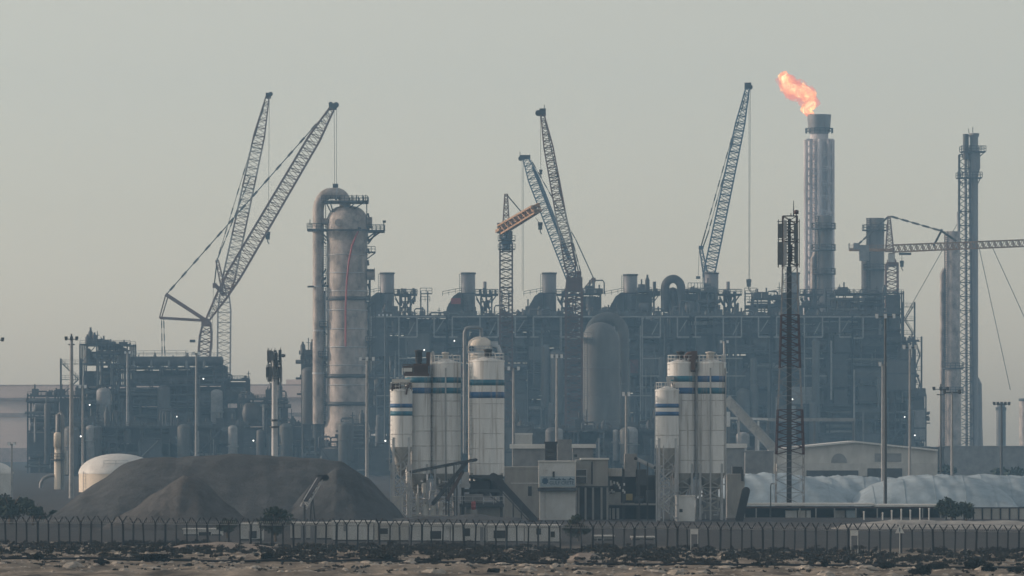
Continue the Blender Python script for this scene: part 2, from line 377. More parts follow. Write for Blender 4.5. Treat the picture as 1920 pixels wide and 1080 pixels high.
tr=MB(); tr.beam((-50,.0,fz(-50)+2.15),(50,0,fz(50)+2.15),.07); tr.beam((-50,.0,fz(-50)+.1),(50,0,fz(50)+.1),.05); t.part('rail',tr,'pale')
wr=MB()
for dx,dz in ((-.33,2.8),(.33,2.8),(-.17,2.5),(.17,2.5)):
    for a,b in zip(xs_,xs_[1:]): wr.beam((a,dx*.3,fz(a)+dz),(b,dx*.3,fz(b)+dz),.018)
t.part('barbed_wire',wr,'rope')
cw=MB(); pts=[]
for i in range(5200):
    a=i*2*math.pi/10; x=-50+100*i/5200; pts.append((x,.0+.20*math.cos(a),fz(x)+2.33+.17*math.sin(a)))
cw.path(pts,.016,3); t.part('razor_coil',cw,'wire')
# fence signs
for i,(px,lab) in enumerate([(1302,'white rectangular notice on white posts before the fence, the one nearer the silos'),(1602,'white rectangular notice on white posts before the fence, under the canopy shed')]):
    t=T('fence_sign',lab,'sign',px,496,'notices on the fence',tilt((px-960)*.0496,496)-.1)
    t.part('panel',MB().box((-.36,-.03,1.75),(.36,0.02,2.25)),'white'); 
    for x in (-.33,.33): t.part('leg',MB().beam((x,.05,-.2),(x,.05,2.2),.06),'white')
    t.part('lower_panel',MB().box((-.1,-.03,.55),(.33,0.02,.85)),'darkst')
    tx=MB()
    for k in range(3): tx.box((-.28,-.036,2.15-k*.13),(.28-.12*k,-.032,2.19-k*.13))
    t.part('lettering',tx,'seam')
t=T('warning_triangle','white triangular warning sign fixed on top of the fence at right','sign',1687,497,None,tilt(36,497))
z=1.9
b=MB(); b.add([(-.42,-.03,z),(.42,-.03,z),(0,-.03,z+.85),(-.42,.02,z),(.42,.02,z),(0,.02,z+.85)],[(0,1,2),(3,5,4),(0,3,4,1),(1,4,5,2),(2,5,3,0)]); t.part('panel',b,'white')
b=MB(); b.box((-.05,-.04,z+.2),(.05,-.034,z+.5)); b.box((-.05,-.04,z+.1),(.05,-.034,z+.16)); t.part('mark',b,'ink')
t.part('leg',MB().beam((0,.06,-.2),(0,.06,z+.2),.06),'white')
# ------------------------------------------------------------------ cabins behind the fence
def cabin(label,x0,x1,ytop,D=532,wins=(),doors=(),m='white',ac=(),depth=3):
    t=T('site_cabin',label,'cabin',(x0+x1)/2,D,'site cabins behind the fence',tilt(((x0+x1)/2-960)*D/F,D)-.05)
    zt=t.z(ytop); a=(x0-t.px)*t.k; b=(x1-t.px)*t.k
    t.part('wall',MB().box((a,0,-.1),(b,depth,zt-.12)),m)
    t.part('roof',MB().box((a-.12,-.15,zt-.118),(b+.12,depth+.15,zt)),'roofwh')
    t.part('base_beam',MB().box((a+.02,-.03,-.1),(b-.02,-.002,.18)),'steel')
    for (w0,w1,r0,r1) in wins:
        w=t.part('window',MB().box((t.p(w0,0).x,-.03,t.z(r1)),(t.p(w1,0).x,.0,t.z(r0))),'glass')
        f=MB(); X0=t.p(w0,0).x;X1=t.p(w1,0).x;Z0=t.z(r1);Z1=t.z(r0)
        for q in ((X0,Z0,X1,Z0),(X0,Z1,X1,Z1),(X0,Z0,X0,Z1),(X1,Z0,X1,Z1)): f.beam((q[0],-.045,q[1]),(q[2],-.045,q[3]),.06)
        f.obj('frame','white',w)
    for (w0,w1,r0,r1) in doors:
        d=t.part('door',MB().box((t.p(w0,0).x,-.04,t.z(r1)),(t.p(w1,0).x,0,t.z(r0))),'greywall')
        MB().beam((t.p(w1,0).x-.12,-.07,t.z((r0+r1)/2)),(t.p(w1,0).x-.05,-.07,t.z((r0+r1)/2)),.04).obj('handle','darkst',d)
    for (w0,w1,r0,r1) in ac: t.part('air_conditioner',MB().box((t.p(w0,0).x,-.35,t.z(r1)),(t.p(w1,0).x,-.005,t.z(r0))),'galv')
    return t
cabin('lowest flat white cabin standing alone behind the fence at left',344,416,991,560,wins=[(372,396,997,1005)])
cabin('narrow white cabin with one dark window beside the dark tree',450,492,981,wins=[(466,482,995,1010)])
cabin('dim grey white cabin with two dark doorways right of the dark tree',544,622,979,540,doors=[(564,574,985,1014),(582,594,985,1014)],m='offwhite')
cabin('long low white cabin with a person sized dark doorway left of the silos',624,700,977,doors=[(644,650,978,996)],m='white')
cabin('off white cabin with one dark window below the small striped silo',702,766,979,wins=[(712,728,990,1002)],m='offwhite')  # off white walls, unlike the white cabins on either side
cabin('white cabin with a wide dark window under the left silo group',770,843,981,wins=[(806,828,995,1011)],ac=[(836,842,985,992)])
cabin('white cabin with a square window under the single tall silo',845,912,982,wins=[(868,882,990,1006)],doors=[(900,907,988,1018)])
cabin('white cabin with a wide low window in front of the dark conveyor',914,982,983,wins=[(925,949,994,1010)])
cabin('last white cabin of the row, before the sign building',984,1052,984,wins=[(1005,1015,990,1003),(1032,1041,996,1008)])
cabin('small grey cabin alone under the industrial frame building',1112,1150,1004,545,wins=[(1120,1132,1009,1017)],m='conc')
cabin('grey flat cabin behind the fence right of the lone small one',1185,1226,1006,548,doors=[(1200,1206,1008,1024)],m='conc')
def tree(label,px,D,w,h,seed,n=900,size=.2,group=None):
    r=random.Random(seed); t=T('tree',label,'tree',px,D,group,tilt((px-960)*D/F,D))
    tr=MB(); tr.tube((0,0,-.2),(0,0,h*.5),w*.045,7,w*.03)
    for i in range(7): a=i*.9; tr.tube((0,0,h*(.25+.03*i)),(w*.3*math.cos(a),w*.3*math.sin(a),h*(.55+.05*i)),w*.02,5,w*.008)
    t.part('trunk',tr,'wood')
    t.part('crown',MB().leaves((0,0,h*.58),(w/2,w/2,h*.45),n,size,r,14),'leaf2'); return t
grp='trees behind the fence'
tree('dark bushy tree between two white cabins behind the fence at left',517,526,3.3,3.4,11,1300,.16,grp)
tree('smaller dark tree touching the narrow white cabin on its left',426,545,2.6,2.2,12,700,.16,grp)
tree('broad dark tree behind the fence at the left edge of the picture',20,640,6.5,4.0,13,1600,.22,grp)
tree('dark tree at the foot of the gravel pile beside the broad left tree',62,632,3.6,3.2,14,900,.2,grp)
tree('very small bush like tree at the foot of the great gravel pile',98,640,2.4,1.6,15,600,.16,grp)
tree('dark ragged tree behind the fence under the sign building',1085,540,3.4,2.7,16,1300,.16,grp)
tree('dark round tree growing before the pale sheeting at right',1785,655,5.2,3.0,17,1500,.2,grp)
tree('slim dark tree right of the round one before the pale sheeting',1812,660,2.6,2.2,18,600,.18,grp)
# gravel piles
heap('gravel_pile','broad dark grey gravel pile with a flat top behind the fence','gravel pile',[(80,985),(100,962),(170,912),(240,866),(285,856),(360,853),(480,855),(580,857),(640,866),(690,896),(735,945),(768,985)],640,46,'pile',2,.5,0,.5,.12)
heap('gravel_cone','brown gravel cone rising in front of the broad pile on the left','gravel pile',[(190,990),(230,966),(300,915),(345,893),(375,900),(430,945),(470,975),(490,990)],606,17,'pilebr',6,.35,0,.5,.2)
heap('gravel_cone','grey gravel cone in front of the pile nearest the silos','gravel pile',[(500,990),(535,958),(590,905),(632,880),(662,886),(700,930),(732,965),(746,990)],606,18,'pile',8,.35,0,.5,.2)
heap('gravel_berm','long low gravel bank at the foot of the left silo group','gravel bank',[(690,985),(720,974),(800,968),(900,965),(960,969),(1010,985)],622,9,'pile',12,.2,0,.5,.3)
heap('gravel_berm','long low grey bank behind the fence under the canopy shed at right','gravel bank',[(1540,996),(1590,982),(1680,975),(1800,976),(1900,977),(1960,980),(2000,996)],610,9,'conc',15,.2,0,.5,.3)
t=T('stacking_conveyor','short pale stacking conveyor leaning on the grey gravel cone','conveyor',592,592,None)
b=MB(); A=t.p(577,945,-9);B=t.p(601,899,-3); b.lattice(A,B,[(0,.7),(1,.6)],10,.14,.08); t.part('boom',b,'galv')
t.part('belt',MB().beam(A+V((0,0,.45)),B+V((0,0,.45)),.7,.12),'darkst')
h=MB(); h.box(tuple(B-V((.2,.4,.1))),tuple(B+V((.9,.4,.55)))); h.tube(B+V((.8,-.4,.2)),B+V((.8,.4,.2)),.28,10); t.part('head_drum',h,'darkst')
for l in (MB().beam(A.lerp(B,.5),(t.p(596,0).x,-5,0),.15),MB().beam(A,(A.x,A.y,0),.2),MB().beam(A.lerp(B,.5),(t.p(584,0).x,-5,0),.15)): t.part('leg',l,'steel')
# ------------------------------------------------------------------ SILOS
SD=672
def silo(label,c,r,ytop,ybot,bands,dy,tops=None,yc=None,legs=True,group='white striped cement silos',seams=True,cone_m='silo_cone',roof=True):
    t=T('cement_silo',label,'silo',c,SD+dy,group); k=t.k; rr=r*SD/F; zt=t.z(ytop); zb=t.z(ybot); yc=yc or ybot+42; zc=max(.6,t.z(yc))
    t.part('shell',MB().lathe((0,0,0),[(rr,zb),(rr,zt)],32),'silo')
    if roof:
        b=MB().lathe((0,0,0),[(rr+.06,zt),(rr+.06,zt+.12),(rr*.25,zt+.55),(.001,zt+.6)],32); b.ringrail((0,0,zt+.15),rr-.05,.9,.05,18); t.part('roof',b,'silo')
    b=MB().lathe((0,0,0),[(rr-.02,zb+.01),(rr*.25,zc),(.001,zc)],24); t.part('hopper_cone',b,cone_m)
    for i,(y0,y1,m) in enumerate(bands):
        t.part('painted_band',MB().lathe((0,0,0),[(rr+.001,t.z(y1)),(rr+.02,t.z(y1)),(rr+.02,t.z(y0)),(rr+.001,t.z(y0))],32),m)
    if seams:
        s=MB(); y=ybot-24
        while y>ytop+62: s.lathe((0,0,0),[(rr+.001,t.z(y)-.05),(rr+.025,t.z(y)-.05),(rr+.025,t.z(y)+.05),(rr+.001,t.z(y)+.05)],32); y-=28
        t.part('weld_seams',s,'seam')
    if legs:
        for a in (45,135,225,315):
            x=rr*1.0*math.cos(R(a)); y=rr*1.0*math.sin(R(a)); t.part('leg',MB().beam((x,y,-.1),(x,y,zb+1.2),.28),'galv')
        br=MB()
        for lv in ((.2,.45),(.45,.7),(.7,.95)):
            for a in (45,135,225,315):
                p=lambda an,zz:(rr*math.cos(R(an)),rr*math.sin(R(an)),zz); br.beam(p(a,zb*lv[0]),p(a+90,zb*lv[1]),.12); br.beam(p(a+90,zb*lv[0]),p(a,zb*lv[1]),.12); br.beam(p(a,zb*lv[0]),p(a+90,zb*lv[0]),.12)
        t.part('bracing',br,'silo_cone')
    lad=MB().ladder((-rr*.92,-rr*.5,zb-3),(-rr*.92,-rr*.5,zt+.8),.45,.06); t.part('ladder',lad,'galv')
    fp=MB().path([(rr*.5,rr*.95,.5),(rr*.5,rr*.95,zt+.7),(rr*.4,rr*.5,zt+1.2),(rr*.3,0,zt+.9)],.08,6); t.part('filling_pipe',fp,'galv')
    return t
def filt(t,px,y0,y1,w,m,nm='dust_filter'):
    x=t.p(px,0).x; z0=t.z(y1); z1=t.z(y0); ww=w*t.k/2
    b=MB().lathe((x,0,0),[(ww*.8,z0),(ww*.8,z0+(z1-z0)*.15),(ww,z0+(z1-z0)*.2),(ww,z1-(z1-z0)*.12),(ww*1.25,z1-(z1-z0)*.1),(ww*1.25,z1),(.001,z1+.1)],14)
    b.box((x-ww*.4,-ww*1.5,z0+.2),(x+ww*.4,-ww*.8,z0+(z1-z0)*.5)); return t.part(nm,b,m)
t=silo('short white silo with a blue and a green band, leftmost of the left group',752.5,20.5,733,838,[(757,764.5,'band_blue'),(771,779.5,'band_teal')],-3.2,yc=892)
b=MB(); b.box(t.p(734,733,-1),t.p(752,720,1)); b.beam(t.p(740,735),t.p(772,722),.35); b.rail(t.p(735,733,-1.2),t.p(772,733,-1.2),1,.06,.8); b.path([t.p(762,740,-1.4),t.p(764,728,-1.4),t.p(770,718,-1.2)],.12,6); t.part('top_gear',b,'rust')
b=MB(); b.box(t.p(735,722,-1),t.p(768,711,1)); t.part('filter_housing',b,'offwhite')
t=silo('white twin banded silo carrying rusty brown machinery, behind the short left silo',784,24,706,888,[(707.5,718,'band_teal'),(727,738,'band_blue')],-.7,roof=False)
b=MB(); b.box(t.p(757,705,-1.2),t.p(805,700,1.2)); b.box(t.p(760,700,-1),t.p(775,686,.8)); b.box(t.p(776,700,-1.1),t.p(803,682,.9)); b.beam(t.p(757,688,-1.2),t.p(806,684,-1.2),.25); b.rail(t.p(756,700,-1.2),t.p(806,700,-1.2),1.1,.08,.8); t.part('top_machinery',b,'rust')
filt(t,785,657,683,13,'darkst'); b=MB(); b.beam(t.p(802,684),t.p(804,660),.4); b.box(t.p(799,672,-.3),t.p(806,661,.3)); t.part('motor',b,'rust')
b=MB(); b.box(t.p(757,697,-1.3),t.p(773,690,-1.05)); b.beam(t.p(755,703,-1.3),t.p(755,690,-1.3),.15); t.part('white_panel',b,'white')
t=silo('broad white banded silo with a small pale filter, rightmost of the left group',836,28,682,888,[(707.5,718,'band_teal'),(727,738,'band_teal')],0)
for x in (836,): t.part('front_pipe',MB().tube(t.p(x,972,-2.0 if x==836 else -1.0),t.p(x,690,-2.0 if x==836 else -1.0),.09,8),'galv')
filt(t,835,661,682,11,'offwhite'); b=MB(); b.path([t.p(811,681),t.p(811,662),t.p(809,660)],.25,8); t.part('vent_pipe',b,'galv')
t=silo('single tall white silo with two blue bands between left group and sign building',913,32.5,678,893,[(712,723,'band_teal'),(735,746.5,'band_blue')],-1,yc=912,legs=False)
filt(t,915,655,676,14,'darkst'); b=MB(); b.box(t.p(907,677,-.8),t.p(928,672,.8)); t.part('filter_base',b,'darkst')
z0=t.z(893)
for x in (-1.9,1.9):
    for y in (-1.9,1.9): t.part('leg',MB().beam((x,y,-.1),(x,y,z0+.4),.35),'conc')
S1=silo('short white silo with two blue bands, leftmost of the right group',1251,22,733,840,[(757,764.5,'band_blue'),(772,779.5,'band_blue')],-2.8,yc=895)
t=silo('tallest banded silo with a square dark filter, front of the right group',1278,26.5,682,887,[(705,716,'band_teal'),(727,738.5,'band_blue')],0)
filt(t,1276,659,682,13,'darkst')
b=MB(); b.beam(t.p(1299,696,-1.6),t.p(1299,660,-.8),.55); b.box(t.p(1290,684,-1),t.p(1304,668,0)); b.path([t.p(1283,672,-.6),t.p(1290,664,-.6),t.p(1304,661,-.6),t.p(1305,676,-.6)],.3,8); t.part('elevator_head',b,'rust')
b=MB(); b.beam(t.p(1253,706,-1.8),t.p(1253,735,-1.8),.5); b.box(t.p(1249,712,-2),t.p(1262,706,-1.5)); t.part('side_platform',b,'galv')
t=silo('broad white banded silo with a pale filter on top, rightmost of the right group',1332.5,28.5,682,887,[(705,716.5,'band_blue'),(727,738.5,'band_teal')],0)
for x in (1306,1331,1360): t.part('front_pipe',MB().tube(t.p(x,976,-2.05 if x==1331 else -.9),t.p(x,690,-2.05 if x==1331 else -.9),.1,8),'galv')
filt(t,1332,660,682,15,'offwhite'); b=MB(); b.path([t.p(1358,690),t.p(1358,648),t.p(1357,640)],.12,6); t.part('vent_pipe',b,'galv')
# machinery under and around the silos
def conveyor(label,A,B,w,m,D=SD,legs=2,cover=True,nm='belt_conveyor',seed=0,dy=0):
    t=T(nm,label,'conveyor',(A[0]+B[0])/2,D,'inclined belt conveyors at the silos'); a=t.p(A[0],A[1],dy);b=t.p(B[0],B[1],dy); W=w*t.k
    t.part('truss',MB().lattice(a,b,[(0,W),(1,W)],max(4,int((b-a).length/1.5)),.12,.08),m)
    if cover: t.part('belt_cover',MB().beam(a+V((0,0,W*.1)),b+V((0,0,W*.1)),1.0,W*.75),m)
    d=MB(); d.tube(b-V((0,.6,0)),b+V((0,.6,0)),W*.55,12); d.tube(a-V((0,.6,0)),a+V((0,.6,0)),W*.5,12); t.part('drum',d,'darkst')
    for i in range(legs):
        q=a.lerp(b,(i+.6)/(legs)); 
        if q.z>.8: [t.part('leg',MB().beam(q+V((e,-.5,0)),(q.x+e,q.y-.5,0),.18),'steel') for e in (-.5,.5)]
    return t
conveyor('thin gently rising conveyor crossing in front of the left silo group',(770,885),(893,862),4.5,'steel',666,1)
conveyor('steep dark conveyor climbing to the single tall silo',(812,944),(874,868),6.5,'steel',663,1)
conveyor('short steep conveyor beside the mixer under the single tall silo',(838,938),(868,884),5,'rust',661,0)
conveyor('broad black covered conveyor falling from the single tall silo to the right',(925,894),(1000,975),15,'darkst',660,1)
conveyor('pale sloping feed conveyor beside the ladder of the right silo group',(1228,877),(1192,860),6,'galv',666,1)
conveyor('dark steep conveyor leaning at the right foot of the right silo group',(1386,976),(1399,920),13,'darkst',660,0)
t=T('mixing_tower','dark mixing tower on posts below the single tall silo','mixing tower',905,668)
b=MB()
for x in (868,940):
    for dy in (-2,2.5): b.beam(t.p(x,975,dy),t.p(x,893,dy),.35)
for y in (893,920,945): b.beam(t.p(866,y,-2),t.p(942,y,-2),.35); b.beam(t.p(866,y,2.5),t.p(942,y,2.5),.35); 
[b.beam(t.p(x,y,-2),t.p(x,y,2.5),.3) for x in (868,940) for y in (893,920,945)]; b.beam(t.p(868,945,-2.1),t.p(900,920,-2.1),.15); b.beam(t.p(940,945,-2.1),t.p(905,920,-2.1),.15); t.part('frame',b,'steel')
b=MB(); b.box(t.p(862,950,-2.6),t.p(945,944,3)); b.box(t.p(872,897,-2.4),t.p(944,893,2.8)); t.part('floor',b,'deck')
b=MB(); b.box(t.p(880,932,-1.5),t.p(918,902,2)); b.lathe(tuple(t.p(930,0,0)*1)[:2]+(0,),[(.5,t.z(930)),(1.0,t.z(918)),(1.0,t.z(900))],14); t.part('mixer',b,'darkst')
b=MB(); b.box(t.p(872,942,-2.2),t.p(906,926,-1.8)); t.part('side_panel',b,'greywall')
b=MB(); b.box(t.p(862,975,-2),t.p(872,950,2.5)); b.box(t.p(874,975,-1),t.p(942,951,3)); t.part('base_wall',b,'conc')
t.part('handrail',MB().rail(t.p(848,945,-2.7),t.p(945,945,-2.7),1,.07,1.2),'galv')
b=MB(); b.box(t.p(866,908,-3.2),t.p(880,885,-2.4)); b.beam(t.p(862,910,-2.8),t.p(882,910,-2.8),.5); t.part('chute',b,'galv')
t=T('red_drum','small red drum on the mixing tower ledge','drum',888,665); z=t.z(955)
b=MB().lathe((0,-2.2,0),[(.001,z),(.28,z),(.28,z+.3),(.31,z+.32),(.28,z+.36),(.28,z+.7),(.31,z+.72),(.28,z+.75),(.25,z+1.0),(.001,z+1.02)],14); b.tube((.12,-2.2,z+1),(.12,-2.2,z+1.12),.05,6); t.part('barrel',b,'hose')
b=MB().box(t.p(882,975,-2.6),t.p(895,955,-2.0)); t.part('plinth',b,'conc')
# clutter under left group
t=T('cement_pump_skid','pale pump skid with upright cylinders under the left silo group','pump skid',795,664)
b=MB(); b.box(t.p(772,974,-1),t.p(850,966,1.5)); t.part('base',b,'conc')
for px,r,y0,y1 in ((783,3,925,966),(795,4,905,925),(797,6,945,966),(812,5,948,966),(826,4,940,966),(765,4,885,905)):
    x=t.p(px,0).x; b=MB().lathe((x,-.3,0),[(r*t.k,t.z(y1)),(r*t.k,t.z(y0)-.15)],12); b.dome((x,-.3,t.z(y0)-.15),r*t.k,.15,12,3); b.beam((x,-.3,0),(x,-.3,t.z(y1)+.1),.1); t.part('cylinder',b,'offwhite')
b=MB()
rg=random.Random(4)
for i in range(26):
    a=(rg.uniform(776,848),rg.uniform(895,965)); q=rg.choice([(rg.uniform(-14,14),0),(0,rg.uniform(-24,24))]); t.part('pipe',MB().tube(t.p(a[0],a[1],rg.uniform(-1,1)),t.p(a[0]+q[0],min(970,a[1]+q[1]),rg.uniform(-1,1)),.09,6),'galv')
t=T('access_stair','open steel stair with landings at the short left silo','stair',752,664)
b=MB()
for i,y in enumerate((970,945,920,895,870)):
    s=1 if i%2 else -1
    if y>870: b.beam(t.p(752-16*s,y,-2.4),t.p(752+16*s,y-25,-2.4),.35,.15); b.rail(t.p(752-16*s,y,-2.6),t.p(752+16*s,y-25,-2.6),.9,.05,.6)
    b.box(t.p(735,y-1,-2.6),t.p(742,y-3,-1.8)); b.box(t.p(763,y-1,-2.6),t.p(772,y-3,-1.8))
for x in (734,752,772): b.beam(t.p(x,975,-2.4),t.p(x,870,-2.4),.14)
t.part('flight',b,'galv')
b=MB().box(t.p(734,972,-1.4),t.p(756,930,.2)); t.part('lower_panel',b,'offwhite')
t=T('access_stair','open steel stair tower climbing beside the short right silo','stair',1252,662)
b=MB()
for i,y in enumerate((972,948,924,900,876)):
    s=1 if i%2 else -1
    if y>880: b.beam(t.p(1252-16*s,y,-2.4),t.p(1252+16*s,y-24,-2.4),.35,.15); b.rail(t.p(1252-16*s,y,-2.6),t.p(1252+16*s,y-24,-2.6),.9,.05,.6)
    b.box(t.p(1233,y-1,-2.6),t.p(1240,y-3,-1.8)); b.box(t.p(1263,y-1,-2.6),t.p(1270,y-3,-1.8))
for x in (1230,1243,1270): b.beam(t.p(x,978,-2.4),t.p(x,835,-2.4),.16)
t.part('flight',b,'galv')
t=T('switch_cabin','plain white cabin standing under the right silo group','cabin',1284,662)
t.part('wall',MB().box(t.p(1267,977,-1.8),t.p(1302,931,.8)),'white'); t.part('roof',MB().box(t.p(1266,931,-1.9),t.p(1303,929,.9)),'roofwh'); t.part('louvre',MB().box(t.p(1273,960,-1.85),t.p(1279,954,-1.8)),'glass')
t=T('control_cabin','grey block of machinery behind the right silo legs','machinery',1332,676)
b=MB(); b.box(t.p(1305,975,1),t.p(1360,935,3)); b.box(t.p(1318,935,1),t.p(1345,915,2.5)); t.part('housing',b,'greywall')
b=MB()
for i in range(22):
    a=(rg.uniform(1306,1360),rg.uniform(900,970)); q=rg.choice([(rg.uniform(-14,14),0),(0,rg.uniform(-20,20))]); t.part('pipe',MB().tube(t.p(*a,rg.uniform(-.5,.8)),t.p(a[0]+q[0],min(973,a[1]+q[1]),rg.uniform(-.5,.8)),.09,6),'galv')
# ------------------------------------------------------------------ yard buildings
def bld(name,label,cat,x0,x1,y0,y1,D,depth,wall='greywall',roof='roofwh',rh=5,over=.3,wins=(),wm='glass',open_=()):
    t=T(name,label,cat,(x0+x1)/2,D); 
    t.part('wall',MB().box(t.p(x0,y1,0),t.p(x1,y0+rh,depth)),wall)
    a=t.p(x0,y0+rh,0)-V((over,over,0)); b=t.p(x1,y0,depth)+V((over,over,0)); t.part('roof',MB().box(tuple(a+V((0,0,.003))),tuple(b)),roof)
    for w in wins: t.part('window',MB().box(t.p(w[0],w[3],-.06),t.p(w[1],w[2],.0)),wm)
    for w in open_: t.part('doorway',MB().box(t.p(w[0],w[3],-.05),t.p(w[1],w[2],.0)),'darkst')
    return t
bld('storage_shed','grey shed with a flat white roof left of the dark louvred tower','shed',961,1022,833,960,740,9,'greywall','roofwh',8,.4)
bld('storage_shed','grey shed with a flat white roof right of the dark louvred tower','shed',1074,1112,833,960,742,9,'greywall','roofwh',7,.4,wins=[(1076,1082,852,857)])
bld('louvred_tower','dark square louvred tower between two white roofed sheds','tower',1022,1044,828,960,700,3,'darkst','darkst',4,.1,wins=[(1025,1041,842,846),(1025,1041,850,858)])
bld('plant_house','tall plain dark grey block right beside the louvred tower','building',1045,1072,824,960,712,4,'greywall','greywall',3,.05)
bld('block_wall_building','stained grey concrete building with a ledge right of the single tall silo','building',946,1011,875,975,690,5,'conc','conc',4,.1,wins=[(958,1010,905,907)],wm='seam',open_=[(990,997,912,930)])
bld('pale_block','pale windowless block under the tall plant behind the sheds','building',963,998,812,900,900,6,'offwhite','roofwh',3,.1)
# office with sign
t=T('batching_office','white two storey office carrying a company sign under its roof','office',1046,672)
t.part('upper_wall',MB().box(t.p(1010,914,-.4),t.p(1079,866,4)),'white'); t.part('lower_wall',MB().box(t.p(1012,975,0),t.p(1079,921,4)),'white')
t.part('ledge',MB().box(t.p(1008,921,-.9),t.p(1081,914.5,4)),'steel'); t.part('roof',MB().box(t.p(1009,865.9,-.6),t.p(1080,864,4.1)),'roofwh')
t.part('drainpipe',MB().tube(t.p(1023,972,-.1),t.p(1023,921,-.1),.07,8),'seam')
t.part('lamp_box',MB().box(t.p(1036,895,-.75),t.p(1040,884,-.4)),'darkst')
t.part('vent',MB().box(t.p(1023,883,-.5),t.p(1027,881,-.4)),'seam')
sg=t.part('signboard',MB().box(t.p(1013,912,-.52),t.p(1078,893,-.42)),'tarp')
lg=MB(); c=t.p(1022,902,-.56); n=16; rr=.46
lg.add([c+V((math.cos(2*math.pi*i/n)*(rr if i%2 else rr*.72),0,math.sin(2*math.pi*i/n)*(rr if i%2 else rr*.72)*1.05)) for i in range(n)],[tuple(range(n))[::-1]]); lg.obj('emblem','ink',sg)
ar=MB()
for a,b in (((1031,898.5),(1040,898)),((1040,898),(1042,899.5)),((1042,899.5),(1052,899)),((1054,898),(1058,899.6)),((1058,899.6),(1061,899.3)),((1064,900.5),(1064.5,898)),((1066,899.4),(1071,897.6)),((1071,897.6),(1076,899.8)),((1034,896.6),(1035,896.6)),((1047,896.8),(1049,896.8)),((1056,896.6),(1057,896.6)),((1068,896.4),(1070,896.4))): ar.beam(t.p(*a,-.57),t.p(*b,-.57),.03,.13)
ar.obj('script_lettering','ink',sg)
def text(t,parent,s,px,py,h,wd,m,dy):
    cu=bpy.data.curves.new('lettering','FONT'); cu.body=s; cu.size=h; cu.extrude=.01
    o=bpy.data.objects.new('tmp',cu); COL.objects.link(o); bpy.context.view_layer.update()
    me=bpy.data.meshes.new_from_object(o.evaluated_get(bpy.context.evaluated_depsgraph_get())); bpy.data.objects.remove(o)
    w=max(v.co.x for v in me.vertices)-min(v.co.x for v in me.vertices); x0=min(v.co.x for v in me.vertices)
    p=t.p(px,py,dy)
    for v in me.vertices: v.co=V(((v.co.x-x0)*wd/w+p.x,p.y-v.co.z,v.co.y+p.z))
    me.materials.clear(); me.materials.append(M[m]); q=bpy.data.objects.new('lettering',me); COL.objects.link(q); q.parent=parent
text(t,sg,'GULF CRETE',1030.5,908.3,.62,45.5*t.k,'ink',-.56)
t=T('annex_building','dim grey annex with a framed window and dark open bay beside the sign office','building',1111,674)
t.part('upper_wall',MB().box(t.p(1080,911,0),t.p(1140,862,4)),'conc'); t.part('roof',MB().box(t.p(1088,862,-.3),t.p(1142,859,4.2)),'roofwh')
t.part('window',MB().box(t.p(1080.5,906,-.25),t.p(1100,880,-.01)),'glass'); f=MB()
for a,b in (((1080.5,880),(1100,880)),((1100,880),(1100,906)),((1080.5,893),(1100,893))): f.beam(t.p(*a,-.3),t.p(*b,-.3),.12)
f.obj('window_frame','galv',t.o); t.part('drainpipe',MB().tube(t.p(1110,908,-.1),t.p(1110,866,-.1),.09,8),'darkst')
t.part('lower_wall',MB().box(t.p(1082,975,2),t.p(1140,911.1,4)),'steel'); b=MB()
for x in (1085,1098,1112,1128,1139): b.beam(t.p(x,975,.1),t.p(x,911.2,.1),.25)
t.part('pillar',b,'conc'); t.part('beam',MB().box(t.p(1080,914,-.15),t.p(1141,911.1,2)),'steel')
# industrial frame building
t=T('crusher_house','open dark frame building full of machines left of the right silo group','building',1186,676)
b=MB()
for x in (1141,1170,1196,1231):
    for dy in (0,4): b.beam(t.p(x,975,dy),t.p(x,880 if x<1232 else 860,dy),.25)
for y in (893,947): b.beam(t.p(1139,y,0),t.p(1232,y,0),.22); b.beam(t.p(1139,y,4),t.p(1232,y,4),.22); b.beam(t.p(1141,y,0),t.p(1141,y,4),.22); b.beam(t.p(1231,y,0),t.p(1231,y,4),.22)
t.part('frame',b,'steel'); t.part('floor',MB().box(t.p(1138,947,-.4),t.p(1232,944,4.4)),'conc')
t.part('back_wall',MB().box(t.p(1140,975,4.5),t.p(1232,893,5)),'darkst')
t.part('roof_block',MB().box(t.p(1171,894,-.3),t.p(1194,851,3.5)),'greywall')
b=MB(); b.box(t.p(1141,893,-.3),t.p(1166,878,2.5)); t.part('pale_panel',b,'offwhite')
b=MB()
for x in (1147,1153,1160): b.beam(t.p(x,893,-.36),t.p(x,878,-.36),.14)
t.part('panel_rib',b,'seam')
b=MB(); b.box(t.p(1140,943.5,-.2),t.p(1164,923,2)); t.part('hopper',b,'conc'); b=MB()
for i in range(14): x=rg.uniform(1141,1170); y=rg.uniform(900,922); t.part('sack',MB().box(t.p(x,y+5,-.2),t.p(x+3,y,.3)),'white')
b=MB(); b.box(t.p(1174,938,-.2),t.p(1186,926,1.5)); t.part('machine',b,'yellow')
b=MB(); b.box(t.p(1192,910,-.3),t.p(1212,880,2)); b.box(t.p(1212,944,.2),t.p(1230,920,2)); b.tube(t.p(1190,938,0),t.p(1206,938,0),.5,12); t.part('drive_housing',b,'steel')
b=MB()
for x in (1158,1142,1150): t.part('crate',MB().box(t.p(x-2,973,-.1),t.p(x+3,953,1)),'conc')
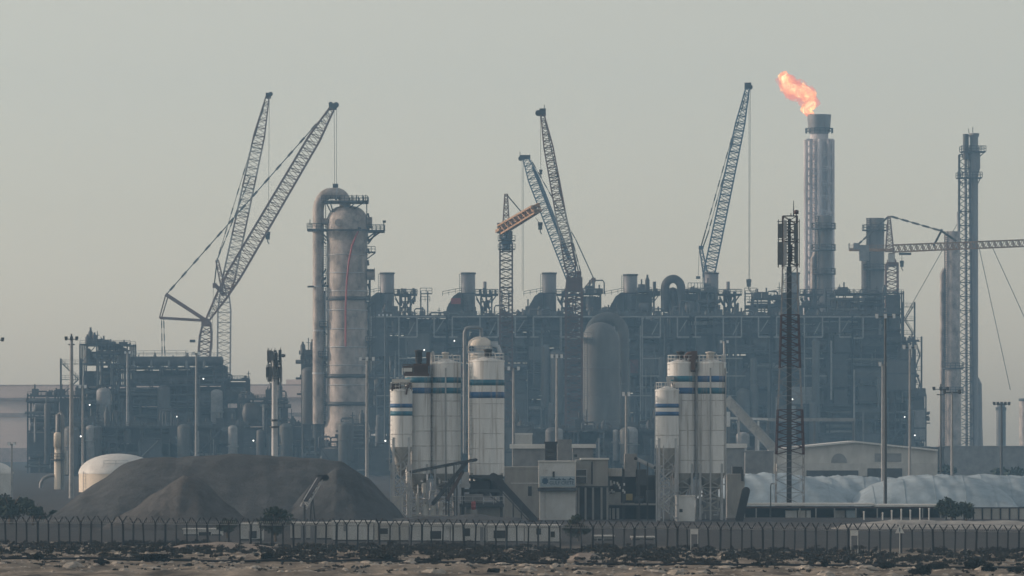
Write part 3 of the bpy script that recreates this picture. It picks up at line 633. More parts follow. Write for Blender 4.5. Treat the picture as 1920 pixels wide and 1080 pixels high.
# sheds and blocks right of right group
bld('storage_shed','grey shed with a flat white roof just right of the right silo group','shed',1362,1396,832,930,905,9,'greywall','roofwh',8,.4)
bld('storage_shed','larger plain dim grey shed right of the white roofed one','shed',1397,1450,845,930,920,9,'greywall','greywall',3,.1)
t=bld('storage_tank_house','pale low block with dark machine on top at the foot of the right silo group','building',1363,1396,889,975,690,5,'conc','conc',3,.05)
b=MB(); b.box(t.p(1373,888,0),t.p(1392,875,2)); b.beam(t.p(1392,902,-.1),t.p(1391,880,-.1),.3); t.part('roof_machine',b,'steel')
t=T('pipe_gallery','pale sloping gallery descending from the right silo group towards the white hall','gallery',1408,1000)
a=t.p(1362,748);b_=t.p(1455,846); t.part('truss',MB().lattice(a,b_,[(0,1.6),(1,1.6)],16,.25,.15),'galv'); t.part('cladding',MB().beam(a,b_,1.3,1.3),'offwhite')
for q in (.25,.6,.9): p=a.lerp(b_,q); t.part('leg',MB().beam(p,(p.x,0,0),.4),'galv')
t=T('pipe_bridge','pale flat topped pipe bridge with white posts behind the red and white mast','pipe bridge',1500,1150)
b=MB(); b.box(t.p(1440,790,0),t.p(1604,784,4)); t.part('deck',b,'pale')
for x in (1367,1422,1440,1527,1600): t.part('post',MB().beam(t.p(x,906,0),t.p(x,789,0),.4),'white' if x==1422 else 'rail')
b=MB(); b.beam(t.p(1366,772,0),t.p(1366,800,0),.7); b.beam(t.p(1366,784,0),t.p(1440,786,0),.5); t.part('pipe',b,'white')
# white hall
t=T('white_hall','long low white hall with a shallow roof and arched dark doorways','hall',1605,1050)
k=t.k; prof=[(1450,846),(1500,840),(1560,834),(1604,830),(1660,836),(1720,842),(1758,846)]
b=MB(); n=len(prof); d=22
vs=[t.p(x,y,0) for x,y in prof]+[t.p(x,910,0) for x,y in prof]+[t.p(x,y,d) for x,y in prof]+[t.p(x,910,d) for x,y in prof]
fs=[]
for i in range(n-1): fs+=[(i,i+1,n+i+1,n+i)[::-1],(2*n+i,2*n+i+1,3*n+i+1,3*n+i)]
fs+=[(0,n,3*n,2*n),(n-1,3*n-1,4*n-1,2*n-1)]; b.add(vs,fs); t.part('wall',b,'offwhite')
b=MB()
for i in range(n-1):
    a=t.p(*prof[i],-1);c=t.p(*prof[i+1],-1); e=V((0,d+2,0)); u=V((0,0,.35)); b.add([a+V((0,0,.02)),c+V((0,0,.02)),c+u,a+u,a+e+V((0,0,.02)),c+e+V((0,0,.02)),c+e+u,a+e+u],[(0,1,2,3),(4,7,6,5),(3,2,6,7),(0,4,5,1),(0,3,7,4),(1,5,6,2)])
t.part('roof',b,'roofwh')
def arch(px,r,ybase,h):
    b=MB(); pts=[t.p(px-r,ybase,-.12)]+[t.p(px-r*math.cos(math.pi*i/10),ybase-h*math.sin(math.pi*i/10),-.12) for i in range(11)]+[t.p(px+r,ybase,-.12)]
    m=len(pts); b.add(pts+[p+V((0,.13,0)) for p in pts],[tuple(range(m))]+[(i,(i+1)%m,m+(i+1)%m,m+i) for i in range(m)]); return t.part('arched_door',b,'greywall')
arch(1573,15,868,18)
b=MB().box(t.p(1640,866,-.12),t.p(1690,850,-.01)); t.part('wide_opening',b,'greywall'); b=MB().box(t.p(1455,892,-2),t.p(1755,869,-.01)); t.part('lean_to',b,'offwhite')
b=MB().box(t.p(1511,895,-2.2),t.p(1608,882,-2.01)); t.part('dark_bay',b,'steel'); b=MB().box(t.p(1625,900,-2.2),t.p(1690,878,-2.01)); t.part('dark_bay',b,'steel')
# white truck
t=T('white_truck','small white lorry parked before the white hall','lorry',1566,900); zg=.0
b=MB(); b.box((-1.1,0,.9),(1.5,1.8,2.6)); t.part('cargo_box',b,'white'); b=MB(); b.box((-2,0.05,.6),(-1.15,1.75,2.2)); t.part('cab',b,'white'); t.part('window',MB().box((-2.02,.2,1.5),(-1.99,1.6,2.05)),'glass')
t.part('chassis',MB().box((-1.95,.3,.5),(1.5,1.5,.88)),'darkst')
for x in (-1.5,.9):
    for y in (0,1.55): t.part('wheel',MB().tube((x,y,.45),(x,y+.25,.45),.45,14),'tyre')
# pale sheeted heaps
TD=800
for i,(x0,x1,pk,yp,lab) in enumerate([(1300,1590,1430,887,'pale sheeted heap behind the red and white mast, leftmost of the row'),(1390,1720,1575,892,'pale sheeted heap with a long left slope right of the mast'),(1490,1800,1640,896,'low broad pale sheeted heap below the white hall'),(1590,1900,1752,890,'pale sheeted heap with the highest ridge, right of the light masts'),(1690,1980,1842,891,'sharp ridged pale sheeted heap left of the last one'),(1760,2060,1915,892,'pale sheeted heap cut by the right edge of the picture')]):
    c=(x0+x1)/2; t=T('sheeted_heap',lab,'covered heap',c,TD+(i%3)*7,'pale sheeted heaps in a row'); b=MB(); nxs,nys=44,26; dd=22
    for j in range(nys+1):
        v=j/nys; dy=(v-.5)*dd
        for q in range(nxs+1):
            u=q/nxs; x=x0+(x1-x0)*u; pkk=pk+(v-.35)*26
            hx=(x-x0)/max(1,pkk-x0) if x<pkk else (x1-x)/max(1,x1-pkk); hx=max(0,min(1,hx)); hx=(1-(1-hx)**3.0)*.6+hx**.25*.4
            z=t.z(yp)*hx*max(0,1-abs(2*v-1)**2.2); z+=.16*noise.noise(V((x*.05,dy*.35,i*3.)))*min(1,z)+.65*(.35-abs(noise.noise(V((x*.03+dy*.09,dy*.05,i*5.+2)))))*min(1,z*.5)
            b.v.append(((x-c)*t.k,dy,z-.05))
    for j in range(nys):
        for q in range(nxs): b.f.append((j*(nxs+1)+q,j*(nxs+1)+q+1,(j+1)*(nxs+1)+q+1,(j+1)*(nxs+1)+q))
    b.sm=[True]*len(b.f); t.part('sheeting',b,'tarp')
    rp=MB()
    for q in range(6,nxs-4,8):
        pts=[V(b.v[j*(nxs+1)+q])+V((0,0,.04)) for j in range(0,nys//2+2)]; rp.path(pts,.03,4)
    t.part('tie_rope',rp,'tarp')
# long shed in front
t=T('open_shed','long low open fronted shed with a pale roof edge and dark bays','shed',1582,690)
b=MB(); b.box(t.p(1394,948,0),t.p(1640,944,7)); b.box(t.p(1641,950,0),t.p(1774,946,7)); t.part('roof',b,'roofwh')
b=MB(); b.box(t.p(1394,953,.1),t.p(1774,950.2,.4)); t.part('fascia',b,'rust')
t.part('back_wall',MB().box(t.p(1396,972,6),t.p(1772,950.3,6.3)),'darkst'); t.part('side_wall',MB().box(t.p(1766,972,.2),t.p(1772,950.3,5.9)),'darkst')
for x in (1396,1418,1445,1500,1530,1565,1605,1645,1690,1730,1764): t.part('post',MB().beam(t.p(x,972,.2),t.p(x,950.1,.2),.16),'conc' if x!=1445 else 'offwhite')
for x0,x1,m in ((1474,1495,'white'),(1497,1511,'offwhite'),(1513,1521,'white'),(1588,1607,'tarp'),(1566,1585,'conc')): 
    o=t.part('store_cupboard',MB().box(t.p(x0,972,1),t.p(x1,957.5,2.5)),m)
for x,y in ((1620,961),(1655,963),(1672,959),(1690,957),(1707,958),(1725,955),(1742,955)):
    t=T('white_post','thin white marker post before the dark open shed','post',x,672,'white marker posts before the dark shed'); t.part('shaft',MB().tube((0,0,-.1),t.p(x,y,0),.09,8),'white'); t.part('cap',MB().lathe((0,0,0),[(.12,t.z(y)),(.12,t.z(y)+.12),(.001,t.z(y)+.2)],8),'white')
t=T('panel_fence','pale panel fence with dark posts at the right edge behind the shed','fence',1860,672)
for x in range(1774,1975,17): t.part('post',MB().beam(t.p(x,976,0),t.p(x,951,0),.2),'darkst')
t.part('panel',MB().box(t.p(1772,973,.2),t.p(1972,953.5,.26)),'offwhite'); t.part('rail',MB().beam(t.p(1772,952,.0),t.p(1972,952,.0),.14),'darkst')
t=T('street_lamp','thin hooked lamp post in front of the pale sheeted heaps','lamp post',1446,690); b=MB().path([t.p(1445,971),t.p(1445,912),t.p(1446,907),t.p(1451,907)],.07,6); t.part('pole',b,'steel'); t.part('lamp_head',MB().box(t.p(1450,908,-.15),t.p(1455,906,.15)),'galv')
# ------------------------------------------------------------------ tanks at left
def tank(label,c,r,ywall,yap,D,m='cream'):
    t=T('storage_tank',label,'tank',c,D,'domed storage tanks at the left'); rr=r*t.k; zw=t.z(ywall); za=t.z(yap)-zw
    t.part('shell',MB().lathe((0,0,0),[(rr,-.1),(rr,zw)],48),m)
    b=MB().lathe((0,0,0),[(rr+.1,zw),(rr+.1,zw+.15)]+[(max(.001,rr*math.cos(a)),zw+.15+za*math.sin(a)) for a in [math.pi/2*i/10 for i in range(1,11)]],48); t.part('dome_roof',b,'roofwh')
    b=MB().rail((-rr*.3,-rr*.9,zw+za*.4),(rr*.3,-rr*.9,zw+za*.4),1,.08); b.ladder((-rr*.8,-rr*.62,0),(-rr*.8,-rr*.62,zw+.5),.6,.1); t.part('ladder',b,'galv'); return t
tank('cream storage tank with a white domed roof half hidden by the gravel pile',222,74,888,852,1000)
tank('white domed storage tank cut by the left edge of the picture',-28,52,888,865,960,'offwhite')
t=T('thin_column','slender cream lit column with a curved pipe at the far left','column',108,1050)
rr=6.5*t.k; b=MB().lathe((0,0,0),[(rr,-.1),(rr,t.z(850)),(rr*.9,t.z(850)),(rr*.9,t.z(838)),(rr*1.1,t.z(838)),(rr*1.1,t.z(815))],16); b.dome((0,0,t.z(815)),rr*1.1,.6,16,4); t.part('shell',b,'cream')
b=MB(); b.lathe((0,0,0),[(rr,t.z(863)),(rr*2,t.z(863)),(rr*2,t.z(861)),(rr,t.z(861))],14); b.ringrail((0,0,t.z(861)),rr*2,1.1,.1,12); t.part('platform',b,'steel')
b=MB().path([t.p(76,915),t.p(77,905),t.p(82,897),t.p(92,892),t.p(102,891)],.35,8); t.part('elbow_pipe',b,'pipe')
b=MB().path([t.p(117,920),t.p(117,780),t.p(113,772),t.p(108,778),t.p(108,815)],.4,8); t.part('riser',b,'pipe')
b=MB(); b.box(t.p(113,890,1),t.p(124,845,4)); t.part('side_box',b,'offwhite')
# long beige building far behind
t=T('long_hall','very long flat roofed beige hall far behind the left plant','hall',260,2080)
w=MB().box(t.p(-60,840,0),t.p(640,745,60)); t.part('wall',w,'beige'); t.part('roof',MB().box(t.p(-66,745,-2),t.p(645,724,62)),'beige'); t.part('ridge',MB().box(t.p(-64,724,-1),t.p(640,721,60)),'beiged')
t.part('eave',MB().box(t.p(-66,749,-3),t.p(645,746,-2.01)),'beiged'); t.part('louvre_strip',MB().box(t.p(-60,781,-.6),t.p(640,774,-.01)),'beiged'); t.part('roof_block',MB().box(t.p(540,721,5),t.p(605,712,40)),'beige')
t.part('base_strip',MB().box(t.p(-60,870,-.4),t.p(640,840,60)),'beiged'); t.o.rotation_euler=(0,0,R(-13))
# ------------------------------------------------------------------ PROCESS PLANT
LAMPS=MB
def process_module(name,label,cat,x0,x1,ytop,D,depth,seed,group=None,fill=.9,ragged=0,bayw=None,lev=None,open_top=0,lamps=1,maxeq=46,stair=None,reds=1):
    r=random.Random(seed); c=(x0+x1)/2; t=T(name,label,cat,c,D,group); W=(x1-x0)*t.k; H=t.z(ytop)
    bayw=bayw or r.uniform(5,7.6); lev=lev or r.uniform(4.3,6.4)
    nb=max(1,round(W/bayw)); nl=max(2,round(H/lev)); nd=max(2,round(depth/8)); X=[-W/2+W*i/nb for i in range(nb+1)]; Z=[H*(i/nl)**1.0+(r.uniform(-.9,.9) if 0<i<nl else 0) for i in range(nl+1)]; Yd=[depth*i/nd for i in range(nd+1)]
    X=[x+(r.uniform(-1,1) if 0<i<nb else 0) for i,x in enumerate(X)]
    tops=[nl-(r.choice([0,0,1,2]) if ragged else 0) for i in range(nb)]
    if ragged: tops[r.randrange(nb)]=nl
    colt=[max(tops[max(0,i-1)],tops[min(nb-1,i)]) for i in range(nb+1)]
    fr=MB(); hr=MB()
    for i,x in enumerate(X):
        for y in Yd: fr.beam((x,y,0),(x,y,Z[colt[i]]+r.uniform(0,.8)),.42)
    for j in range(1,nl+1):
        for i in range(nb):
            if tops[i]<j: continue
            for y in (Yd[0],Yd[-1]): fr.beam((X[i],y,Z[j]),(X[i+1],y,Z[j]),.34,.45)
            if r.random()<.3:
                a,b=((X[i],0,Z[j-1]),(X[i+1],0,Z[j])) if r.random()<.5 else ((X[i+1],0,Z[j-1]),(X[i],0,Z[j])); fr.beam(a,b,.22)
            if r.random()<.55 or j==tops[i]: hr.rail((X[i],-.15,Z[j]),(X[i+1],-.15,Z[j]),1.15,.1,1.6)
            if j==tops[i]: hr.rail((X[i],depth,Z[j]),(X[i+1],depth,Z[j]),1.15,.1,1.6)
    t.part('frame',fr,'steel'); t.part('handrail',hr,'rail')
    for j in range(1,nl+1):
        d=MB()
        for i in range(nb):
            if tops[i]>=j and r.random()<.88: d.box((X[i]+.2,.2,Z[j]-.12),(X[i+1]-.2,depth-.2,Z[j]+.05))
        if d.v: t.part('deck',d,'deck')
    pp=MB(); eq=0; segs=[]   # segs: single pipes (size, a, b, radius, material)
    def pipe(a,b,rad,m=None): segs.append(((V(b)-V(a)).length*rad/(1+max(0,a[1])*.15),a,b,rad,m or r.choice(['pipe','pipe','pipe2','pipe2','vessel','vessel','pale'])))
    for j in range(nl):
        z0=Z[j]+.1; hh=Z[j+1]-Z[j]
        for i in range(nb):
            if tops[i]<=j: continue
            top=open_top and j>=tops[i]-open_top
            for q in range(nd):
                if r.random()>(.62 if top else fill): continue
                bw=X[i+1]-X[i]; y0=Yd[q]; dd=Yd[q+1]-Yd[q]; k=r.random()
                if k<.42 or eq>=maxeq:
                    for m in range(r.randint(2,5)):
                        z=z0+hh*r.uniform(.1,.9); y=y0+dd*r.uniform(.05,.95); rad=r.choice([.2,.28,.4,.6]); pipe((X[i]-r.uniform(0,2),y,z),(X[i+1]+r.uniform(0,2),y,z),rad)
                    for m in range(r.randint(1,3)):
                        x=X[i]+bw*r.uniform(.1,.9); y=y0+dd*r.uniform(.05,.95); pipe((x,y,z0),(x,y,z0+hh),r.choice([.18,.25,.4]))
                    if eq>=maxeq and not top: pp.box((X[i]+bw*.06,y0+dd*.55,z0),(X[i+1]-bw*.06,y0+dd*.75,z0+hh*r.uniform(.7,.95)))
                elif k<.58:
                    b=MB(); b.box((X[i]+bw*r.uniform(.04,.3),y0+dd*.15,z0),(X[i+1]-bw*r.uniform(.04,.3),y0+dd*.8,z0+hh*r.uniform(.5,.93))); b.box((X[i]+bw*.35,y0+dd*.1,z0+.3),(X[i]+bw*.6,y0+dd*.148,z0+hh*.45)); t.part('enclosure',b,'redbox' if reds and r.random()<.06 else r.choice(['box','box','pipe2'])); eq+=1
                elif k<.8:
                    rad=min(hh*.42,dd*.3)*r.uniform(.5,1); z=z0+rad+.5; b=MB().hvessel((X[i]+rad*.6,y0+dd*.5,z),(X[i+1]-rad*.6,y0+dd*.5,z),rad); b.box((X[i]+bw*.25,y0+dd*.3,z0),(X[i]+bw*.32,y0+dd*.7,z)); b.box((X[i]+bw*.68,y0+dd*.3,z0),(X[i]+bw*.75,y0+dd*.7,z)); t.part('drum',b,r.choice(['drum','drum','vessel'])); eq+=1
                else:
                    rad=min(bw,dd)*r.uniform(.14,.3); x=X[i]+bw*r.uniform(.35,.65); y=y0+dd*.5; b=MB().lathe((x,y,0),[(rad,z0),(rad,z0+hh*.7)],14); b.dome((x,y,z0+hh*.7),rad,rad*.6,14,4); b.tube((x,y,z0+hh*.7),(x,y,z0+hh),.2,8); t.part('vertical_drum',b,r.choice(['drum','drum','vessel'])); eq+=1
    for j in range(nl):
        for i in range(nb):
            if tops[i]<=j or (open_top and j>=tops[i]-open_top) or (ragged and j==tops[i]-1 and r.random()<.5): continue
            for yy in (depth*.5,depth*.88):
                if r.random()<.93: pp.box((X[i]+r.uniform(0,.5),yy-.6,Z[j]+.06),(X[i+1]-r.uniform(0,.5),yy+r.uniform(-.3,.6),Z[j]+(Z[j+1]-Z[j])*r.uniform(.8,.97)))
    # tall vessels, wrapped columns and cladding sheets along the front
    for m in range(max(1,int(nb*.9))):
        i=r.randrange(nb); h=Z[tops[i]]; zb=h*r.uniform(0,.45); ht=min(h*.97-zb,r.uniform(7,20)); rad=r.uniform(.7,2.1); x=X[i]+(X[i+1]-X[i])*r.random(); x=max(-W/2+rad,min(W/2-rad,x)); y=-rad*r.uniform(.2,.9)
        b=MB().lathe((x,y,0),[(.01,zb-rad*.4),(rad*.7,zb-rad*.25),(rad,zb),(rad,zb+ht)],16); b.dome((x,y,zb+ht),rad,rad*.6,16,4); b.lathe((x,y,0),[(rad+.01,zb+ht*.6),(rad+.35,zb+ht*.6),(rad+.35,zb+ht*.6+.3),(rad+.01,zb+ht*.6+.3)],16); t.part('front_vessel',b,r.choice(['drum','vessel','drum','pipe2','pale','vessel','redbox' if reds and r.random()<.3 else 'drum']))
    for m in range(nb):
        i=r.randrange(nb); j=r.randrange(0,max(1,tops[i]-1)); jj=min(tops[i],j+r.choice([1,1,2])); t.part('cladding_sheet',MB().box((X[i]+.25,-.1,Z[j]+.3),(X[i+1]-.25,.05,Z[jj]-.3)),r.choice(['box','pipe2','drum','greywall' if r.random()<.4 else 'box']))
    # front risers and slanting lines
    for m in range(int(nb*2.5)):
        x=r.uniform(-W/2,W/2); bi=min(nb-1,max(0,int((x+W/2)/W*nb))); zt=Z[tops[bi]]*r.uniform(.35,1); zb=zt*r.uniform(0,.6); pipe((x,-.4,zb),(x,-.4,zt),r.choice([.12,.2,.3]))
        if r.random()<.5: x2=max(-W/2,min(W/2,x+r.uniform(-7,7))); pipe((x,-.4,zb),(x2,-.4,zb),.2)
        if r.random()<.35: x2=max(-W/2,min(W/2,x+r.uniform(-6,6))); pipe((x,-.6,zb),(x2,-.6,min(zt,zb+r.uniform(3,8))),.16)
    segs.sort(key=lambda q:-q[0])
    for q in segs[:44]: t.part('pipe',MB().tube(q[1],q[2],q[3],10),q[4])
    for q in segs[44:]: pp.tube(q[1],q[2],q[3],7)
    t.part('pipework',pp,'pipe2',kind='stuff')
    for m in range(int(nb*6)):
        i=r.randrange(nb); x=X[i]+r.random()*(X[i+1]-X[i]); z=Z[tops[i]]; h=r.choice([r.uniform(.8,2.4),r.uniform(1,5.4)]); y=r.uniform(.5,depth*.8); tf=MB()
        k=r.random()
        if k<.35: tf.beam((x,y,z),(x,y,z+h),.22); tf.beam((x-.6,y,z+h*.7),(x+.6,y,z+h*.7),.16)
        elif k<.65: tf.box((x-r.uniform(.5,1.6),y,z),(x+r.uniform(.5,1.6),y+2,z+h*.6)); tf.tube((x,y+1,z+h*.6),(x,y+1,z+h),.25,7)
        elif k<.85: tf.path([(x-1.5,y,z),(x-1.5,y,z+h*.7),(x-1.1,y,z+h*.85),(x+1.1,y,z+h*.85),(x+1.5,y,z+h*.7),(x+1.5,y,z)],.22,7)
        else: tf.lathe((x,y,z),[(.7,0),(.7,h*.7),(.3,h*.85),(.3,h)],10)
        t.part('roof_fitting',tf,r.choice(['steel','pipe2']))
    for m in range(lamps):
        x=r.uniform(-W*.45,W*.45); bi=min(nb-1,int((x+W/2)/W*nb)); z=Z[max(1,int(tops[bi]*r.uniform(.3,.9)))]+1.6; b=MB().dome((x,-.55,z),.2,.2,8,3); b.dome((x,-.55,z),.2,-.2,8,3); t.part('work_lamp',b,'lamp'); t.part('lamp_bracket',MB().beam((x,-.55,z-1.6),(x,-.55,z-.3),.1),'steel')
    if stair:
        sx0,sx1,sy=stair; b=MB(); a=t.p(sx0,0).x;e=t.p(sx1,0).x; hs=t.z(sy); n=max(2,int(hs/4))
        for q in range(n):
            za=hs*q/n;zb=hs*(q+1)/n; u,v=(a,e) if q%2 else (e,a); b.beam((u,2,za),(v,2,zb),.9,.25); b.rail((u,1.4,za),(v,1.4,zb),1,.09,1); b.box((a-.6,1.2,zb-.1),(e+.6,4,zb+.05)); b.rail((a-.6,1.2,zb),(e+.6,1.2,zb),1.1,.09,1.2)
        for x in (a-.5,e+.5):
            for y in (1.3,3.9): b.beam((x,y,0),(x,y,hs+1.5),.3)
        t.part('stair_tower',b,'steel')
    return t
# left plant
process_module('process_module','tallest block of the left plant with an open cluttered top storey','process unit',150,244,646,1500,22,21,'process units of the left plant',open_top=2,stair=(116,146,682),fill=.93,lamps=1)
t=process_module('process_module','wide left plant block under the long horizontal header pipe','process unit',244,418,690,1505,22,22,'process units of the left plant',fill=.97,lamps=2)
t=T('header_pipe','long thick horizontal header pipe along the roof of the left plant','pipe',330,1502)
t.part('pipe',MB().hvessel(t.p(246,677,3),t.p(414,677,3),9*t.k,16),'pipe2'); b=MB()
for x in range(250,418,24): b.beam(t.p(x,691,3),t.p(x,686,3),.6); 
t.part('saddle',b,'steel'); t.part('handrail',MB().rail(t.p(246,668,3),t.p(414,668,3),1.0,.1,2).rail(t.p(246,668,5),t.p(350,667,5),1.6,.1,3),'galv')
b=MB(); 
for x in range(250,415,33): b.tube(t.p(x,690,1),t.p(x,676,2),.35,8)
t.part('riser',b,'pipe')
process_module('process_module','low right shoulder of the left plant stepping down towards the column','process unit',416,462,712,1508,18,23,'process units of the left plant',ragged=1,lamps=0)
process_module('process_module','low dim left wing of the left plant before the beige hall','process unit',52,150,742,1490,20,24,'process units of the left plant',ragged=1,lamps=0,fill=.97)
process_module('process_module','low dark plant block behind the small antenna mast','process unit',450,612,748,1480,20,25,'process units of the left plant',ragged=1,lamps=2,fill=.97)
process_module('process_module','low dark pipe rack along the ground before the left plant','process unit',120,450,800,1380,14,26,'process units of the left plant',fill=.97,lamps=2,maxeq=60)
process_module('process_module','low rack of pale pipes at the foot of the tall tan column','process unit',600,735,795,1370,14,27,'process units of the left plant',ragged=1,fill=.95,lamps=1)
process_module('scaffold_tower','dim scaffold tower of thin tubes at the left side of the tall tan column','scaffold',566,607,664,1462,10,28,None,ragged=1,fill=.5,bayw=2.4,lev=2.6,lamps=0,maxeq=6)
# main train
names=['leftmost','second','third','fourth','fifth','sixth','last full']
tx=[726+152*k for k in range(7)]
near=['right beside the tall tan column','behind the left silo group','behind the sign building','behind the great inverted U pipe','behind the right silo group','behind the red and white mast','between the red and white mast and the plant end']
for k,xc in enumerate(tx):
    x0=xc-40 if k else 690; x1=xc+112 if k<6 else 1660
    if k==6: x0,x1=1598,1662
    t=process_module('pipe_rack_module','dark tall pipe rack block %s'%near[k],'pipe rack',x0,x1,592,1600,26,40+k,'pipe rack blocks of the main plant',fill=.97,lamps=1 if k in(0,1,3,5) else 0,maxeq=60,reds=1)
    # pale galvanised frames along the top storey
    b=MB(); z=-.9
    if k<6:
        b.beam(t.p(xc-30,594,z),t.p(xc+110,594,z),.45); 
        for x in (22,56,88,125):
            if x<112: b.beam(t.p(xc+x,594,z),t.p(xc+x,632,z),.42)
        b.beam(t.p(xc+22,632,z),t.p(xc+56,632,z),.42); b.beam(t.p(xc+88,632,z),t.p(xc+110,632,z),.42); b.beam(t.p(xc-36,632,z),t.p(xc-20,632,z),.42); b.beam(t.p(xc-30,594,z),t.p(xc-30,632,z),.4); b.beam(t.p(xc+22,704,z),t.p(xc+22,742,z),.3); b.beam(t.p(xc+40,628,z),t.p(xc+52,604,z),.25); b.beam(t.p(xc+92,622,z),t.p(xc+106,600,z),.25)
        b.beam(t.p(xc+22,632,z),t.p(xc+22,704,z),.3); b.beam(t.p(xc+22,672,z),t.p(xc+58,672,z),.35); b.beam(t.p(xc+20,705,z),t.p(xc+64,705,z),.3); b.beam(t.p(xc-20,742,z),t.p(xc+40,742,z),.3)
    else:
        b.beam(t.p(1600,594,z),t.p(1660,594,z),.4); b.beam(t.p(1618,594,z),t.p(1618,634,z),.4); b.beam(t.p(1600,634,z),t.p(1618,634,z),.4)
    t.part('pale_frame',b,'pale')
# right end
process_module('process_module','tall cluttered end block of the main plant under the right crane','process unit',1566,1694,550,1606,24,61,'end units of the main plant',open_top=1,lamps=0,maxeq=60,stair=(1697,1713,575))
process_module('process_module','stepped right edge block of the main plant with hanging stair','process unit',1660,1716,640,1602,20,62,'end units of the main plant',ragged=0,lamps=1,stair=(1716,1726,640))
process_module('process_module','lowest end block of the main plant with a projecting landing','process unit',1700,1736,742,1598,16,63,'end units of the main plant',ragged=0,lamps=2,stair=None)
# exhaust stacks & their platforms
where=['nearest the tall tan column','behind the orange tower crane','left of the two raised booms','right of the inverted U pipe','at the foot of the lone blue boom','half hidden by the red and white mast']
for k in range(6):
    xc=tx[k]+ (0,0,0,0,0,0)[k]; yt=511 if k!=3 else 514; w=13
    t=T('exhaust_stack','grey turbine exhaust stack %s'%where[k],'exhaust stack',xc,1632,'turbine exhaust stacks of the main plant'); rr=w*t.k
    t.part('shell',MB().lathe((0,0,0),[(rr,t.z(600)),(rr,t.z(549)),(rr,t.z(yt)),(rr*.9,t.z(yt)),(rr*.88,t.z(yt+25))],28),'stack')
    b=MB().lathe((0,0,0),[(rr+.01,t.z(yt+3)),(rr+.22,t.z(yt+3)),(rr+.22,t.z(yt)),(rr+.01,t.z(yt))],28); b.lathe((0,0,0),[(rr+.01,t.z(551)),(rr+.2,t.z(551)),(rr+.2,t.z(549)),(rr+.01,t.z(549))],28); t.part('rim_ring',b,'steel')
    t.part('ladder',MB().ladder((-rr-.3,0,t.z(585)),(-rr-.3,0,t.z(yt+2)),.6,.12),'steel')
    # transition duct: trapezoid block left of stack
    b=MB(); a=[(-42,590),(-40,578),(-28,556),(-18,549),(-12,549),(-12,590)]
    pts=[t.p(xc+x,y,-5) for x,y in a]; n=len(pts); b.add(pts+[p+V((0,10,0)) for p in pts],[tuple(range(n))[::-1],tuple(range(n,2*n))]+[(i,(i+1)%n,n+(i+1)%n,n+i) for i in range(n)]); t.part('inlet_duct',b,'box')
    b=MB()
    for x in (-36,-28,-20): b.beam(t.p(xc+x,590,-5.2),t.p(xc+x,560-(x+28)*1.2 if x<-20 else 550,-5.2),.3)
    b.rail(t.p(xc-48,556,-5),t.p(xc-12,549,-5),1.4,.14,1.5); t.part('duct_stiffener',b,'steel')
    b=MB(); b.box(t.p(xc-46,592,-6),t.p(xc+16,584,6)); t.part('support_base',b,'box')
    b=MB()
    for x in (-40,12): 
        for y in (-5,5): b.beam((t.p(xc+x,0).x,y,0),t.p(xc+x,592,y),.6)
    t.part('support_leg',b,'steel')
    if k in (1,): t.part('red_box',MB().box(t.p(xc-32,571,-6.5),t.p(xc-14,560,-5.2)),'hose')
for k in range(6):
    xc=tx[k]; 
    t=T('vent_platform','lattice vent platform at the exhaust stack %s'%where[k],'platform',xc+36,1626,'lattice platforms beside the exhaust stacks')
    r=random.Random(70+k); b=MB(); z0=592
    for x in (24,34,44):
        for dy in (-3,3): b.beam((t.p(xc+x,0).x,dy,0),t.p(xc+x,548,dy),.4)
    for y in (556,566,577):
        b.beam(t.p(xc+24,y,-3),t.p(xc+44,y,-3),.28); b.beam(t.p(xc+24,y,3),t.p(xc+44,y,3),.28)
    for a,c in (((24,588),(34,566)),((44,588),(34,566)),((34,577),(24,556)),((34,577),(44,556)),((15,556),(26,578)),((15,560),(30,584)),((44,566),(54,552))): b.beam(t.p(xc+a[0],a[1],-3),t.p(xc+c[0],c[1],-3),.26); b.beam(t.p(xc+a[0],a[1],3),t.p(xc+c[0],c[1],3),.26)
    t.part('frame',b,'steel'); b=MB().box(t.p(xc+13,554.5,-4),t.p(xc+56,551,4)); t.part('deck',b,'deck')
    t.part('handrail',MB().rail(t.p(xc+13,551,-4),t.p(xc+56,551,-4),1.3,.16,1.4).rail(t.p(xc+13,551,4),t.p(xc+56,551,4),1.3,.14,1.4),'steel')
    b=MB()
    for i in range(12): x=r.uniform(22,52); y=r.uniform(552,588); t.part('pipe',MB().tube(t.p(xc+x,y,r.uniform(-2,2)),t.p(xc+x+r.choice([0,0,r.uniform(-6,6)]),min(592,y+r.uniform(4,20)),r.uniform(-2,2)),.3,7),'pipe2')
    for i in range(5): x=r.uniform(18,50); y=r.uniform(540,548); t.part('junction_box',MB().box(t.p(xc+x,551,-1),t.p(xc+x+r.uniform(3,6),y,1)),'pipe2')
    if k in (0,1,2,4): t.part('vent_pipe',MB().tube(t.p(xc+(31 if k!=0 else 33),551),t.p(xc+(31 if k!=0 else 33),528 if k in (1,4) else 541),.55,10),'stack')
    t.part('side_platform',MB().rail(t.p(xc+62,550,0),t.p(xc+84,550,0),1.6,.16,1.2).box(t.p(xc+62,551.5,-2),t.p(xc+84,550,2)).rail(t.p(xc+62,566,0),t.p(xc+80,566,0),1.6,.16,1.2).beam(t.p(xc+63,592),t.p(xc+63,546),.4).beam(t.p(xc+76,592),t.p(xc+76,546),.4),'steel')
